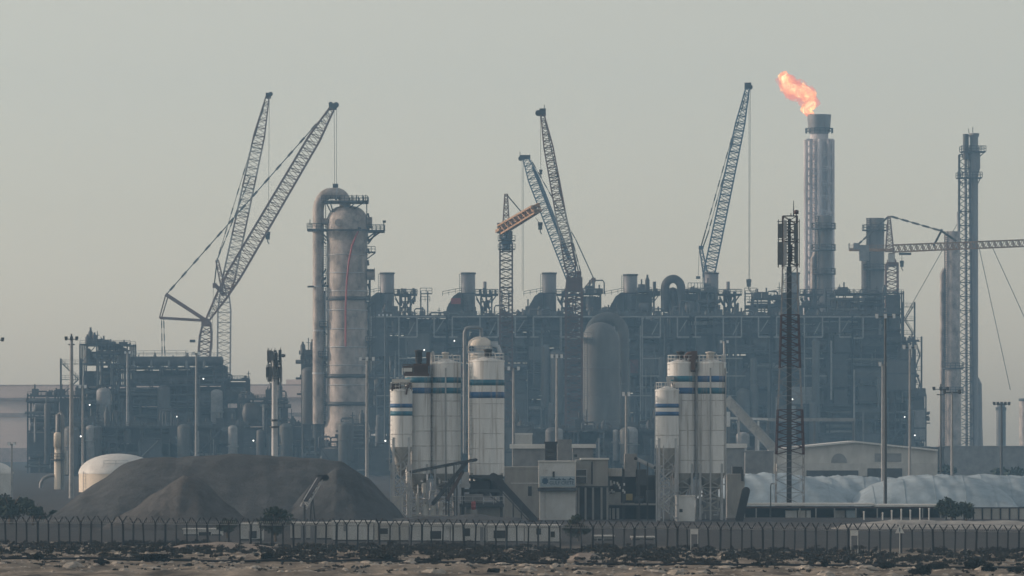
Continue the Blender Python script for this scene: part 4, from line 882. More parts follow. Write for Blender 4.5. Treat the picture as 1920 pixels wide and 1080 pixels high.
# filling mass in middle
process_module('process_module','cluttered upper unit around the round duct, between the fourth and fifth stacks','process unit',1092,1170,550,1618,16,66,None,ragged=1,lamps=0,fill=.97)
process_module('process_module','tall cluttered unit under the round duct left of the lone blue boom','process unit',1196,1342,546,1616,16,67,None,ragged=1,lamps=1,fill=.97,maxeq=70)
process_module('process_module','low cluttered unit on the plant roof just left of the red and white mast','process unit',1412,1480,560,1618,12,68,None,ragged=1,open_top=1,lamps=0)
process_module('process_module','small open unit on the plant roof between flare foot and the plant end','process unit',1500,1562,574,1618,12,69,None,ragged=1,open_top=1,lamps=0)
t=T('round_duct','round arched duct on top of the plant between two exhaust stacks','duct',1262,1622)
b=MB(); pts=[t.p(1247,585)]+[t.p(1262-15*math.cos(math.pi*i/12),540-17*math.sin(math.pi*i/12)) for i in range(13)]+[t.p(1277,585)]; b.path(pts,8*t.k,14); t.part('duct',b,'box'); b=MB().lathe((t.p(1262,0).x,2,0),[(1.6,t.z(590)),(1.6,t.z(548))],14); b.dome((t.p(1262,0).x,2,t.z(548)),1.6,1.6,14,4); t.part('inner_vessel',b,'drum'); 
b=MB(); b.tube(t.p(1227,556),t.p(1227,528),.5,8); b.tube(t.p(1262,556),t.p(1262,545),.8,8); t.part('vent_pipe',b,'steel')
b=MB(); 
for x in (1290,1302,1314): b.rail(t.p(x,552,0),t.p(x+12,552,0),3.5,.16,.9)
t.part('scaffold',b,'steel')
# ------------------------------------------------------------------ tall tan column
t=T('distillation_column','tall tan distillation column with an overhead pipe bending over its domed top','column',651,1450)
rr=38*t.k; b=MB().lathe((0,0,0),[(rr*1.12,0),(rr*1.12,t.z(802)),(rr,t.z(785)),(rr,t.z(418))],44); t.part('shell',b,'shell')
b=MB().lathe((0,0,0),[(rr*1.0,t.z(452)),(rr*1.03,t.z(448)),(rr*1.03,t.z(420))],44); hh=(420-386)*t.k; b.lathe((0,0,t.z(420)),[(rr*1.03*max(.001,math.cos(math.pi/2*i/10))**.7,hh*math.sin(math.pi/2*i/10)**.95) for i in range(11)],44); t.part('domed_head',b,'shell')
b=MB()
for y in (478,512,546,582,617,651,685,722,760): b.lathe((0,0,0),[(rr+.01,t.z(y)-.14),(rr+.12,t.z(y)-.14),(rr+.12,t.z(y)+.14),(rr+.01,t.z(y)+.14)],44)
t.part('cladding_band',b,'galv')
b=MB()
for y in (560,705,757): b.lathe((0,0,0),[(rr+.02,t.z(y)-.5),(rr+.45,t.z(y)-.5),(rr+.45,t.z(y)+.5),(rr+.02,t.z(y)+.5)],44)
t.part('stiffening_ring',b,'steel')
pr=10.5*t.k; pts=[t.p(597,795,-1),t.p(597,395,-1)]+[t.p(620-23*math.cos(math.pi/2*i/8),395-32*math.sin(math.pi/2*i/8),-1) for i in range(1,9)]+[t.p(632,363,-.7)]+[t.p(632+14*math.sin(math.pi/2*i/6),377-14*math.cos(math.pi/2*i/6),-.3) for i in range(1,7)]+[t.p(648,392,0)]
b=MB().path(pts,pr,18); op=t.part('overhead_pipe',b,'shell')
b=MB()
for y in (430,537,620,700): b.tube(t.p(597,y-1.5,-1),t.p(597,y+1.5,-1),pr+.15,18)
b.tube(t.p(630,363.5,-.7),t.p(633,363.8,-.7),pr+.25,18); b.obj('pipe_flange','galv',op)
# top platform
b=MB(); b.box(t.p(606,381,-6),t.p(690,378,6)); t.part('platform',b,'steel')
b=MB()
for dy in (-6,6): b.rail(t.p(604,378,dy),t.p(690,378,dy),1.3,.14,1.2)
b.rail(t.p(690,378,-6),t.p(690,378,6),1.3,.14,1.2)
for i in range(14): x=random.Random(i).uniform(652,688); b.beam(t.p(x,378,-3),t.p(x,372-random.Random(i+50).uniform(0,6),-3),.25)
for x in (612,620,668,684): b.beam(t.p(x,380,-4),t.p(640+(x-650)*.5,398,-3),.25)
b.beam(t.p(688,428,-2),t.p(688,381,-2),.25); b.beam(t.p(611,428,-2),t.p(611,381,-2),.2); t.part('platform_frame',b,'steel')
b=MB(); b.box(t.p(577,434,-5),t.p(612,430,2)); b.box(t.p(690,436,-5),t.p(721,432,4)); b.box(t.p(611,434,-rr/t.k*t.k-1.6),t.p(692,431.5,-rr+.1)); t.part('ring_platform',b,'steel')
b=MB(); b.rail(t.p(577,430,-5),t.p(612,430,-5),1.4,.15,1.1); b.rail(t.p(577,430,2),t.p(612,430,2),1.4,.15,1.1); b.rail(t.p(690,432,-5),t.p(721,432,-5),1.4,.15,1.1); b.rail(t.p(690,432,4),t.p(721,432,4),1.4,.15,1.1); b.rail(t.p(721,432,-5),t.p(721,432,4),1.4,.15,1.1)
for A,B in (((612,458),(588,434)),((612,452),(596,434)),((612,446),(602,434)),((690,452),(712,436)),((690,446),(704,436)),((690,458),(706,436))): b.beam(t.p(*A,-1),t.p(*B,-1),.4)
b.beam(t.p(720,432,-2),t.p(720,414,-2),.25); b.box(t.p(718,418,-2.4),t.p(724,414,-1.6)); b.beam(t.p(582,430,-3),t.p(582,412,-3),.2); t.part('bracket_frame',b,'steel')
b=MB(); b.tube(t.p(636,419,-rr-.6),t.p(636,419,-rr+1.2),1.0,14); b.tube(t.p(604,416,-2),t.p(616,416,-2),.9,12); b.tube(t.p(672,410,-rr-.2),t.p(672,410,-rr+2),.9,14); b.tube(t.p(688,418,-1),t.p(698,418,-1),1.6,14); b.tube(t.p(688,515,-1),t.p(702,515,-1),1.5,14); b.tube(t.p(702,515,-1),t.p(703,515,-1),1.9,14); t.part('nozzle',b,'shell')
b=MB(); b.box(t.p(688,509,-2.5),t.p(701,505,2)); b.beam(t.p(577,538,-2),t.p(626,536,-2),.5); b.beam(t.p(612,520,-2),t.p(598,536,-2),.5); b.beam(t.p(612,505,-2),t.p(602,520,-2),.4); b.beam(t.p(612,530,-2),t.p(604,538,-2),.4); t.part('pipe_bracket',b,'steel')
t.part('ladder',MB().ladder(t.p(608,790,0),t.p(608,460,0),1.0,.2).ladder(t.p(614,600,-rr*.6),t.p(614,540,-rr*.6),.8,.2),'galv')
t.part('downcomer_pipe',MB().tube(t.p(608,790,1),t.p(608,545,1),2.2*t.k,10).tube(t.p(693,700,1),t.p(693,520,1),2.2*t.k,10),'pipe')
b=MB(); rg=random.Random(9)
for y,x0,x1 in ((472,689,704),(566,686,703),(612,600,614),(640,686,702),(668,598,614)):
    q=MB().box(t.p(x0,y+2,-3),t.p(x1,y,3)); q.rail(t.p(x0,y,-3),t.p(x1,y,-3),1.3,.16,1); q.beam(t.p(x0 if x0<650 else x1,y+2,-1),t.p(650+(x0-650)*.9 if x0>650 else 614,y+16,-1),.3); t.part('side_platform',q,'steel')
q=MB()
for x in (692,698,704):
    q.beam(t.p(x,800,2),t.p(x,560,2),.22)
for y in range(570,800,14): q.beam(t.p(692,y,2),t.p(704,y,2),.18); q.beam(t.p(692,y,2),t.p(704,y+14,2),.14)
t.part('scaffold',q,'steel')
for i in range(18): y=400+i*22; b.beam(t.p(690,y,-1),t.p(690+rg.uniform(1,3),y+10,-1),.5)
t.part('side_clips',b,'steel')
t=T('red_hose','long red hose hanging down the face of the tall tan column','hose',655,1442)
t.part('hose',MB().path([t.p(674,427,2.2),t.p(668,440,1.4),t.p(660,460,1),t.p(654,490,.8),t.p(650,530,.8),t.p(648,580,.8),t.p(648,650,.8)],.25,8),'hose'); t.part('coupling',MB().tube(t.p(674,426,2.2),t.p(673,430,2.1),.5,8),'steel')
# dome vessel with inverted U pipe
t=T('absorber_vessel','wide grey domed absorber vessel standing before the main plant','vessel',1126,1430)
rr=36*t.k; b=MB().lathe((0,0,0),[(rr,0),(rr,t.z(642))],40); b.dome((0,0,t.z(642)),rr,38*t.k,40,9); t.part('shell',b,'vessel')
b=MB()
for y in (690,740,790): b.lathe((0,0,0),[(rr+.01,t.z(y)-.12),(rr+.12,t.z(y)-.12),(rr+.12,t.z(y)+.12),(rr+.01,t.z(y)+.12)],40)
t.part('cladding_band',b,'rail')
b=MB(); b.box(t.p(1068,636,-5),t.p(1110,633,-2)); b.rail(t.p(1068,633,-5),t.p(1110,633,-5),1.3,.14,1.2); t.part('platform',b,'pale'); t.part('ladder',MB().ladder(t.p(1098,800,-5),t.p(1098,633,-5),.9,.16),'rail')
t=T('overhead_pipe','great grey inverted U pipe arching over the domed absorber vessel','pipe',1138,1446)
pts=[t.p(1108,660,-1)]+[t.p(1138-31*math.cos(math.pi*i/16),627-31*math.sin(math.pi*i/16),-1) for i in range(0,17)]+[t.p(1169,890,-1)]
t.part('pipe',MB().path(pts,10.5*t.k,20),'vessel')
for y in (655,720,780): t.part('flange',MB().tube(t.p(1169,y-1.5,-1),t.p(1169,y+1.5,-1),10.5*t.k+.2,18),'rail')
for y in (700,800): t.part('support_arm',MB().beam(t.p(1169,y,-1),t.p(1150,y,-3),.6),'steel')
# small domed column behind single silo
t=T('small_column','shorter cream topped column with a thin looped pipe behind the single tall silo','column',900,1250)
rr=22*t.k; b=MB().lathe((0,0,0),[(rr,0),(rr,t.z(646))],32); b.dome((0,0,t.z(646)),rr,15*t.k,32,6); t.part('shell',b,'cream')
b=MB().path([t.p(871,850,-1),t.p(871,624,-1),t.p(874,616,-1),t.p(881,614,-1),t.p(897,614,-1),t.p(903,617,-1),t.p(903,634,-.5)],3.2*t.k,10); t.part('looped_pipe',b,'pipe')
b=MB(); b.box(t.p(876,662,-rr-.8),t.p(924,659,-rr+.5)); b.rail(t.p(876,659,-rr-.8),t.p(924,659,-rr-.8),1.2,.12,1); b.box(t.p(920,650,-1),t.p(934,640,1)); b.path([t.p(922,646,-1),t.p(934,650,-1),t.p(938,662,-1)],.5,8); t.part('platform',b,'galv')
t.part('nozzle',MB().tube(t.p(884,654,-rr-.4),t.p(884,654,-rr+1),.7,12),'steel')
# ------------------------------------------------------------------ STACKS at right
t=T('flare_stack','tall flare stack in a derrick frame burning a flame at its mouth','flare stack',1536,2000)
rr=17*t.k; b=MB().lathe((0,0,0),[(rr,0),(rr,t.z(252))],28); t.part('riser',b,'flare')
b=MB().lathe((0,0,0),[(rr,t.z(252)),(rr*1.2,t.z(243)),(rr*1.32,t.z(218)),(rr*1.32,t.z(215)),(rr*1.1,t.z(215)),(rr*1.0,t.z(235))],28); t.part('burner_crown',b,'stack')
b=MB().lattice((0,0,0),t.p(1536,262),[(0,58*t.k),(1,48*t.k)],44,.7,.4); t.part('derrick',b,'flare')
b=MB()
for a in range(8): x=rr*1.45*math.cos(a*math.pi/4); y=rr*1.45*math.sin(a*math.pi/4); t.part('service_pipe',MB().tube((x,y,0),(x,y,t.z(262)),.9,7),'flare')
t.part('crown_rail',MB().ringrail((0,0,t.z(250)),rr*1.5,1.8,.3,16),'steel')
flare=t
# flame
def flame(parent_t):
    t=T('flame','orange pink gas flame blowing left from the flare stack','flame',1508,2000)
    def shell(scale,seed,sub=12):
        pts=[(1519,214),(1517,204),(1517,192),(1514,180),(1506,172),(1496,169),(1486,168),(1477,161),(1472,151),(1471,139)]
        rs=[5.5,9.5,13,15,15,14.5,14.5,13,10.5,5.5]
        P=[];RR=[]
        for i in range(len(pts)-1):
            for q in range(4):
                f=q/4; P.append(t.p(pts[i][0]+(pts[i+1][0]-pts[i][0])*f,pts[i][1]+(pts[i+1][1]-pts[i][1])*f,0)); RR.append((rs[i]+(rs[i+1]-rs[i])*f)*t.k*scale)
        P.append(t.p(*pts[-1])); RR.append(.15)
        b=MB().path(P,RR,24); 
        for i,v in enumerate(b.v):
            v=V(v); nn=V((noise.noise(v*.35+V((seed,0,0))),noise.noise(v*.35+V((0,seed,0))),noise.noise(v*.35+V((0,0,seed))))); n2=V((noise.noise(v*.9+V((seed,3,0))),0,noise.noise(v*.9+V((0,3,seed)))))
            b.v[i]=tuple(v+nn*2.6+n2*1.1)
        return b
    def fm(name,c1,c2,st,op):
        m=bpy.data.materials.new(name); m.use_nodes=True; nt=m.node_tree;n=nt.nodes;l=nt.links; n.remove(n['Principled BSDF']); out=n['Material Output']
        e=n.new('ShaderNodeEmission'); e.inputs['Strength'].default_value=st; tr=n.new('ShaderNodeBsdfTransparent'); mx=n.new('ShaderNodeMixShader'); mx.inputs[0].default_value=op
        tc=n.new('ShaderNodeTexCoord'); nz=n.new('ShaderNodeTexNoise'); nz.inputs['Scale'].default_value=.22; nz.inputs['Detail'].default_value=4; l.new(tc.outputs['Object'],nz.inputs['Vector'])
        cr=n.new('ShaderNodeValToRGB'); cr.color_ramp.elements[0].position=.2; cr.color_ramp.elements[1].position=.8; cr.color_ramp.elements[0].color=(*c1,1); cr.color_ramp.elements[1].color=(*c2,1)
        l.new(nz.outputs['Fac'],cr.inputs[0]); l.new(cr.outputs[0],e.inputs[0]); l.new(tr.outputs[0],mx.inputs[1]); l.new(e.outputs[0],mx.inputs[2]); l.new(mx.outputs[0],out.inputs[0]); return m
    for nm,sc_,sd_,c1,c2,stg,op in (('flame_fringe',1.16,2.,(1,.24,.20),(1,.30,.22),1.0,.14),('flame_fringe',1.05,2.4,(1,.24,.19),(1,.32,.22),1.0,.2),('flame_fringe',.94,2.9,(1,.27,.19),(1,.36,.22),1.1,.3),('flame_tongue',.80,3.4,(1,.36,.19),(1,.48,.24),1.4,.45),('flame_tongue',.62,4.,(1,.50,.22),(1,.62,.28),1.9,.6),('flame_core',.42,4.6,(1,.64,.30),(1,.75,.40),2.6,.8)):
        t.part(nm,shell(sc_,sd_),fm(nm+' gas',c1,c2,stg,op))
FL=(1.25,1.5,1.9)
flame(t)
def stackcol(name,label,cat,c,r,ytop,D,plats,m='pstack',pipe=True,extra=None):
    t=T(name,label,cat,c,D,None); rr=r*t.k
    t.part('shell',MB().lathe((0,0,0),[(rr*1.15,0),(rr*1.15,t.z(700)),(rr,t.z(680)),(rr,t.z(ytop)),(rr*.88,t.z(ytop)),(rr*.86,t.z(ytop+20))],30),m)
    for y in plats:
        b=MB().lathe((0,0,0),[(rr+.02,t.z(y+2)),(rr*1.45,t.z(y+2)),(rr*1.45,t.z(y)),(rr+.02,t.z(y))],20); b.ringrail((0,0,t.z(y)),rr*1.42,1.6,.18,14); t.part('platform',b,'steel')
    t.part('ladder',MB().ladder((-rr*.8,-rr*.8,0),(-rr*.8,-rr*.8,t.z(ytop)),1,.2),'steel')
    if pipe: t.part('side_pipe',MB().path([(-rr*1.25,-rr*.3,0),(-rr*1.25,-rr*.3,t.z(ytop+80)),(-rr*.9,-rr*.3,t.z(ytop+70))],rr*.3,12),'shell')
    return t
stackcol('process_stack','grey stack with railed platforms standing before the burning flare','stack',1544,16,405,1720,(428,468,513))
t=stackcol('process_stack','grey stack with a lit tan flank behind the right tower crane mast','stack',1641,17,409,1720,(431,505))
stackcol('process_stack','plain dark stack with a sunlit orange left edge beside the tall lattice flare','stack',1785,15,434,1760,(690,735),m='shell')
# lattice flare tower far right
t=T('lattice_flare_tower','tallest lattice tower with a bulging vessel on top and guyed pipes at far right','flare tower',1822,1780)
rr=8*t.k; t.part('riser',MB().lathe((t.p(1826,0).x,0,0),[(rr,0),(rr,t.z(335))],20),'stack')
x=t.p(1826,0).x; rv=12*t.k; t.part('knockout_vessel',MB().lathe((x,0,0),[(rr,t.z(334)),(rr*1.05,t.z(328)),(rv,t.z(315)),(rv,t.z(285)),(rr*1.0,t.z(272)),(rr*1.0,t.z(258)),(rr*1.25,t.z(254)),(rr*1.25,t.z(250)),(.01,t.z(250))],22),'stack')
t.part('lattice',MB().lattice((t.p(1811,0).x,0,0),t.p(1808,290),[(0,28*t.k),(1,19*t.k)],44,.55,.34),'steel')
t.part('service_pipe',MB().tube((t.p(1812,0).x,-.5,0),t.p(1810,252,-.5),.5,8),'stack')
for y,x0,x1 in ((284,1801,1847),(333,1794,1840)):
    b=MB(); b.box(t.p(x0,y+2,-3.5),t.p(x1,y,3.5)); b.rail(t.p(x0,y,-3.5),t.p(x1,y,-3.5),1.7,.22,1.6); b.rail(t.p(x0,y,3.5),t.p(x1,y,3.5),1.7,.22,1.6); b.beam(t.p(x0+2,y+2),t.p(1806,y+14),.3); b.beam(t.p(x1-2,y+2),t.p(1832,y+14),.3); t.part('platform',b,'steel')
t.part('top_pipe',MB().tube(t.p(1810,300,-2),t.p(1810,252,-2),1.0,8),'steel'); t.part('lightning_rod',MB().tube(t.p(1824,250),t.p(1824,238),.12,5).tube(t.p(1817,250),t.p(1816,241),.12,5),'steel')
b=MB(); b.path([t.p(1797,440,-1),t.p(1796,398,-1),t.p(1803,397,-1)],.45,6); t.part('drip_pipe',b,'stack')
b=MB()
for A,B in (((1860,462),(1935,600)),((1836,465),(1905,730)),((1806,400),(1700,600))): b.beam(t.p(*A),t.p(*B,20),.16)
t.part('guy_wire',b,'rope')
b=MB(); b.lathe((t.p(1835,0).x,4,0),[(12*t.k,0),(9*t.k,t.z(800)),(8*t.k,t.z(720)),(2*t.k,t.z(707))],14); b.lathe((t.p(1772,0).x,3,0),[(14*t.k,0),(6*t.k,t.z(760)),(5*t.k,t.z(640))],14); t.part('base_drum',b,'stack')
t=T('far_stack','sunlit pink orange stack cut by the right edge of the picture','stack',1924,2200)
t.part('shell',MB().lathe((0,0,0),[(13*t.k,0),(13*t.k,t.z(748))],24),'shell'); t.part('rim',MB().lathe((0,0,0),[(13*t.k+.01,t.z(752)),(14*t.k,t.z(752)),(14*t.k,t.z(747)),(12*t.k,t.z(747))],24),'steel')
t=T('far_stack','short pale grey vent stack behind the floodlight mast at far right','stack',1877,2000); t.part('shell',MB().lathe((0,0,0),[(9*t.k,0),(9*t.k,t.z(770)),(7*t.k,t.z(756))],20),'vessel'); t.part('rim',MB().ringrail((0,0,t.z(770)),9.5*t.k,1.2,.2,12),'steel')
# far low greenery/bank closing the plain at right
rg=random.Random(77)
for i,(x,w,h,D) in enumerate([(1748,50,20,1300),(1800,60,16,1500),(1850,55,24,1400),(1893,40,30,1450),(1930,50,22,1500),(1890,60,12,1200),(1770,40,12,1250)]):
    lab=['ragged far shrub thicket at the foot of the lit stack','far thicket under the tall lattice flare','far dark thicket right of the lattice flare','highest far thicket beside the right floodlight mast','far thicket cut by the right edge','flat far thicket behind the pale sheeted heaps at right','flat far thicket before the lit stack base'][i]
    t=T('thicket',lab,'thicket',x,D,'far thickets at the right'); b=MB().leaves((0,0,h*t.k*.5+1),(w*t.k*.6,5,h*t.k*.6+1),700,.55,rg,14); t.part('foliage',b,'leaf2'); s=MB()
    for q in range(6): xx=rg.uniform(-w*t.k*.4,w*t.k*.4); s.tube((xx,0,-.2),(xx+.3,0,h*t.k*.5+1),.12,5)
    t.part('stem',s,'wood')
bld('low_bank_building','long low dark service building under the lattice flare at right','building',1762,2300,836,905,1320,10,'greywall','greywall',3,.2)
bld('low_bank_building','long low dark service building behind the white hall','building',1400,1770,838,905,1250,10,'box','box',3,.2)
# ------------------------------------------------------------------ CRANES
def crawler(t,x,dy=0,m='crane_br'):
    b=MB()
    for s in (-3,3): b.box((x-5,dy+s-.7,0),(x+5,dy+s+.7,1.5))
    t.part('track',b,'tyre'); b=MB().box((x-4,dy-2,1.5),(x+4,dy+2,4)); b.box((x-6.5,dy-2.5,2.2),(x-4.1,dy+2.5,5)); t.part('carbody',b,m); t.part('cab',MB().box((x+2,dy-3.6,2),(x+4.4,dy-2.1,4.4)),'glass')
def rope(t,name,segs,w=.2,m='rope',dy=0,beads=0):
    b=MB()
    for A,B in segs:
        a=t.p(*A,dy);c=t.p(*B,dy); b.beam(a,c,w)
        for i in range(beads): q=(i+.5)/beads; d=(c-a).normalized(); p=a.lerp(c,q); b.beam(p-d*1.1,p+d*1.1,w*2.2)
    return t.part(name,b,m)
def hook(t,px,py,s=1,m='steel',dy=0):
    p=t.p(px,py,dy); b=MB(); b.box(tuple(p+V((-.6*s,-.4*s,-1.2*s))),tuple(p+V((.6*s,.4*s,.9*s)))); b.tube(p+V((-.7*s,0,.5*s)),p+V((.7*s,0,.5*s)),.55*s,10)
    b.path([p+V((0,0,-1.2*s)),p+V((0,0,-1.9*s)),p+V((.4*s,0,-2.4*s)),p+V((0,0,-2.7*s)),p+V((-.4*s,0,-2.4*s))],.16*s,6); t.part('hook_block',b,m)
# crane with steep luffing jib
t=T('lattice_crane','steep thin crane with alternating pale and dark boom sections, leftmost pair rear','crane',418,1660,'lattice boom cranes')
k=t.k; A=t.p(418,870);Bm=t.p(421,548); t.part('mast',MB().lattice(A,Bm,[(0,24*k),(.9,24*k),(1,16*k)],34,.34,.2),'crane_wh')
Bs=t.p(422,555);Tp=t.p(502,180); ws=[(0,10*k),(.08,23*k),(.8,20*k),(1,6*k)]
for a,b_,m in ((0,.12,'crane_br'),(.12,.3,'crane_wh'),(.3,.42,'crane_br'),(.42,.54,'crane_wh'),(.54,.6,'crane_br'),(.6,.74,'crane_wh'),(.74,1,'crane_br')): t.part('boom_section',MB().lattice(Bs,Tp,ws,50,.38,.22,1,a,b_),m)
p=Tp; b=MB(); b.box(tuple(p+V((-.6,-.6,-.8))),tuple(p+V((1.0,.6,1.0)))); b.tube(p+V((.9,-.5,.6)),p+V((.9,.5,.6)),.7,10); t.part('boom_head',b,'darkst')
b=MB().lattice(t.p(421,553),t.p(407,488),[(0,8*k),(1,5*k)],10,.4,.22); b.beam(t.p(421,553),t.p(402,533),1.2); b.box(t.p(399,540,-.8),t.p(406,531,.8)); t.part('strut',b,'crane_br')
rope(t,'pendant',[((407,488),(470,330)),((407,488),(497,192)),((402,533),(407,488))],.16,beads=8); rope(t,'hoist_rope',[((505,184),(503,438)),((400,540),(398,655))],.11)
hook(t,502,441,1.1); crawler(t,t.p(414,0).x)
# big two-section crane with derrick gantry
t=T('lattice_crane','great crane with folded derrick gantry whose boom reaches over the tall tan column','crane',376,1640,'lattice boom cranes')
k=t.k; t.part('mast',MB().lattice(t.p(366,880),t.p(388,604),[(0,22*k),(.9,22*k),(1,14*k)],30,.6,.36),'crane_br')
b=MB().box(t.p(378,612,-2),t.p(394,598,2)); t.part('pivot',b,'crane_br')
t.part('boom',MB().lattice(t.p(388,602),t.p(622,204),[(0,6*k),(.12,20*k),(.22,26*k),(.86,22*k),(1,9*k)],62,.55,.26),'crane_br')
p=t.p(624,200); b=MB(); b.box(tuple(p+V((-1.2,-.8,-1))),tuple(p+V((1.2,.8,1.0)))); b.tube(p+V((1.0,-.7,.5)),p+V((1.0,.7,.5)),.9,10); b.tube(p+V((-.6,-.7,.8)),p+V((-.6,.7,.8)),.7,10); t.part('boom_head',b,'darkst')
t.part('gantry',MB().beam(t.p(388,602,-1.5),t.p(311,552,-1.5),1.1).beam(t.p(388,602,1.5),t.p(311,552,1.5),1.1).beam(t.p(340,571,-1.5),t.p(340,571,1.5),.6),'crane_br')
t.part('strut',MB().beam(t.p(382,601,-1.5),t.p(300,596,-1.5),.8).beam(t.p(382,601,1.5),t.p(300,596,1.5),.8).beam(t.p(311,552,0),t.p(299,596,0),.35).beam(t.p(315,556,0),t.p(303,596,0),.35),'crane_br')
rope(t,'pendant',[((312,552),(622,200))],.28,beads=14); rope(t,'luffing_rope',[((303,597),(304,668)),((307,597),(309,668))],.14,beads=3)
rope(t,'hoist_rope',[((626.5,203),(627.5,348)),((631,203),(631,348))],.13); hook(t,629,352,1.2); b=MB().box(t.p(356,642,-1),t.p(366,637,1)); t.part('anemometer_bracket',b,'steel'); crawler(t,t.p(366,0).x)
# tower crane in the middle
t=T('tower_crane','orange tower crane with its short jib foreshortened towards the viewer','crane',949,1420,'tower cranes')
k=t.k; t.part('mast',MB().lattice((0,0,0),t.p(949,455),[(0,23*k),(1,23*k)],52,.55,.28),'crane_red')
b=MB().lathe((0,0,0),[(8*k,t.z(470)),(9*k,t.z(455)),(5.5*k,t.z(452)),(5.5*k,t.z(430))],12); b.box(t.p(940,458,-2),t.p(960,446,2)); t.part('slewing_ring',b,'crane_bl')
b=MB()
for y in (452,468): b.box(t.p(934,y,-3.4),t.p(966,y-1.2,3.4)); b.rail(t.p(934,y-1,-3.4),t.p(966,y-1,-3.4),1.2,.14,1.2)
t.part('platform',b,'steel')
t.part('apex_frame',MB().lattice(t.p(949,430),t.p(949,364),[(0,13*k),(1,5*k)],10,.4,.25),'crane_br')
J0=t.p(944,428,0); J1=t.p(1005,404,-45); t.part('jib',MB().lattice(J0,J1,[(0,16*k),(1,13*k)],16,.6,.4),'crane_or'); t.part('jib_walkway',MB().beam(J0+V((0,0,-.3)),J1+V((0,0,-.3)),1.6,.4).beam(J0+V((0,0,.7)),J1+V((0,0,.7)),1.4,.5),'crane_or')
b=MB().beam(J0,t.p(934,430,14),1.6,.8); t.part('counter_jib',b,'crane_or'); b=MB().box(t.p(932,434,10),t.p(944,415,15)); b.box(t.p(936,446,10),t.p(943,433,13)); t.part('counterweight',b,'greywall'); t.part('cab',MB().box(t.p(953,449,-3.4),t.p(961,434,-1)),'glass')
rope(t,'tie_rod',[((950,365),(984,405))],.3); rope(t,'hoist_rope',[((1004,408),(1013,420))],.12); hook(t,1013,423,.9)
# two raised booms
t=T('lattice_crane','shorter blue boomed crane of the crossing pair in the middle','crane',1085,1700,'lattice boom cranes')
k=t.k; A=t.p(1086,555);B=t.p(986,298); t.part('boom',MB().lattice(A,B,[(0,8*k),(.1,22*k),(.85,21*k),(1,11*k)],44,.42,.24),'crane_bl'); t.part('boom_walkway',MB().beam(A.lerp(B,.25)+V((1,0,.6)),A.lerp(B,.93)+V((1,0,.6)),.8),'crane_bl')
p=t.p(985,296); b=MB(); b.box(tuple(p+V((-1.6,-.7,-.5))),tuple(p+V((1.6,.7,.9)))); b.tube(p+V((-1.5,-.6,-.2)),p+V((-1.5,.6,-.2)),.8,10); b.beam(p+V((-1.7,0,0)),p+V((-1.7,0,2)),.2); t.part('boom_head',b,'darkst')
b=MB().lattice(t.p(1086,556),t.p(1113,522),[(0,5*k),(1,4*k)],8,.4,.25); b.beam(t.p(1113,522),t.p(1110,560),.5); b.box(t.p(1109,528,-.8),t.p(1117,521,.8)); t.part('gantry',b,'crane_br')
rope(t,'pendant',[((1113,522),(1080,450)),((1080,450),(996,300))],.15,beads=8); rope(t,'hoist_rope',[((979,300),(979,545)),((981.5,300),(981.5,545))],.11); crawler(t,t.p(1090,0).x); t.part('mast',MB().lattice((t.p(1086,0).x,0,3),t.p(1086,556),[(0,16*k),(1,14*k)],24,.5,.3),'crane_bl')
t=T('lattice_crane','taller dull red crane of the crossing pair with a broad mast before the plant','crane',1076,1405,'lattice boom cranes')
k=t.k; t.part('mast',MB().lattice((0,0,0),t.p(1076,512),[(0,30*k),(.9,30*k),(1,22*k)],46,.75,.42),'crane_red')
b=MB().box(t.p(1062,545,-2),t.p(1092,520,2)); t.part('luffing_deck',b,'crane_red')
A=t.p(1074,525);B=t.p(1017,214)
for a,b_,m in ((0,.22,'crane_red'),(.22,.42,'crane_wh'),(.42,.62,'crane_br'),(.62,1,'crane_br')): t.part('boom_section',MB().lattice(A,B,[(0,8*k),(.08,20*k),(.8,17*k),(1,6*k)],50,.42,.24,1,a,b_),m)
p=t.p(1017,212); b=MB(); b.box(tuple(p+V((-.8,-.6,-.8))),tuple(p+V((.9,.6,1.2)))); b.tube(p+V((-1.1,-.5,0)),p+V((-1.1,.5,0)),.8,10); b.beam(p+V((.5,0,1)),p+V((.5,0,2.2)),.18); t.part('boom_head',b,'darkst')
b=MB().lattice(t.p(1086,545),t.p(1085,514),[(0,6*k),(1,4*k)],6,.4,.25); b.box(t.p(1081,516,-.8),t.p(1088,508,.8)); t.part('gantry',b,'crane_br')
rope(t,'pendant',[((1085,512),(1060,400)),((1060,400),(1022,225)),((1090,515),(1047,350))],.14,beads=8); rope(t,'hoist_rope',[((1013,216),(1014,320))],.1); hook(t,1014,322,.6)
# lone blue boom
t=T('lattice_crane','lone blue crane boom rising right of the round duct towards the flare','crane',1325,1690,'lattice boom cranes')
k=t.k; A=t.p(1324,540);B=t.p(1402,164); t.part('boom',MB().lattice(A,B,[(0,7*k),(.08,21*k),(.82,17*k),(.9,12*k),(1,7*k)],56,.5,.28),'crane_bl')
p=t.p(1402,161); b=MB(); b.box(tuple(p+V((-1,-.7,-1))),tuple(p+V((1.1,.7,1.0)))); b.tube(p+V((.8,-.6,-.4)),p+V((.8,.6,-.4)),.8,10); t.part('boom_head',b,'darkst')
b=MB().lattice(t.p(1324,520),t.p(1314,466),[(0,9*k),(1,5*k)],9,.42,.26); b.box(t.p(1310,467,-.9),t.p(1319,461,.9)); t.part('gantry',b,'crane_bl'); t.part('mast',MB().lattice((t.p(1324,0).x,0,3),t.p(1324,545),[(0,18*k),(1,14*k)],26,.6,.35),'crane_bl')
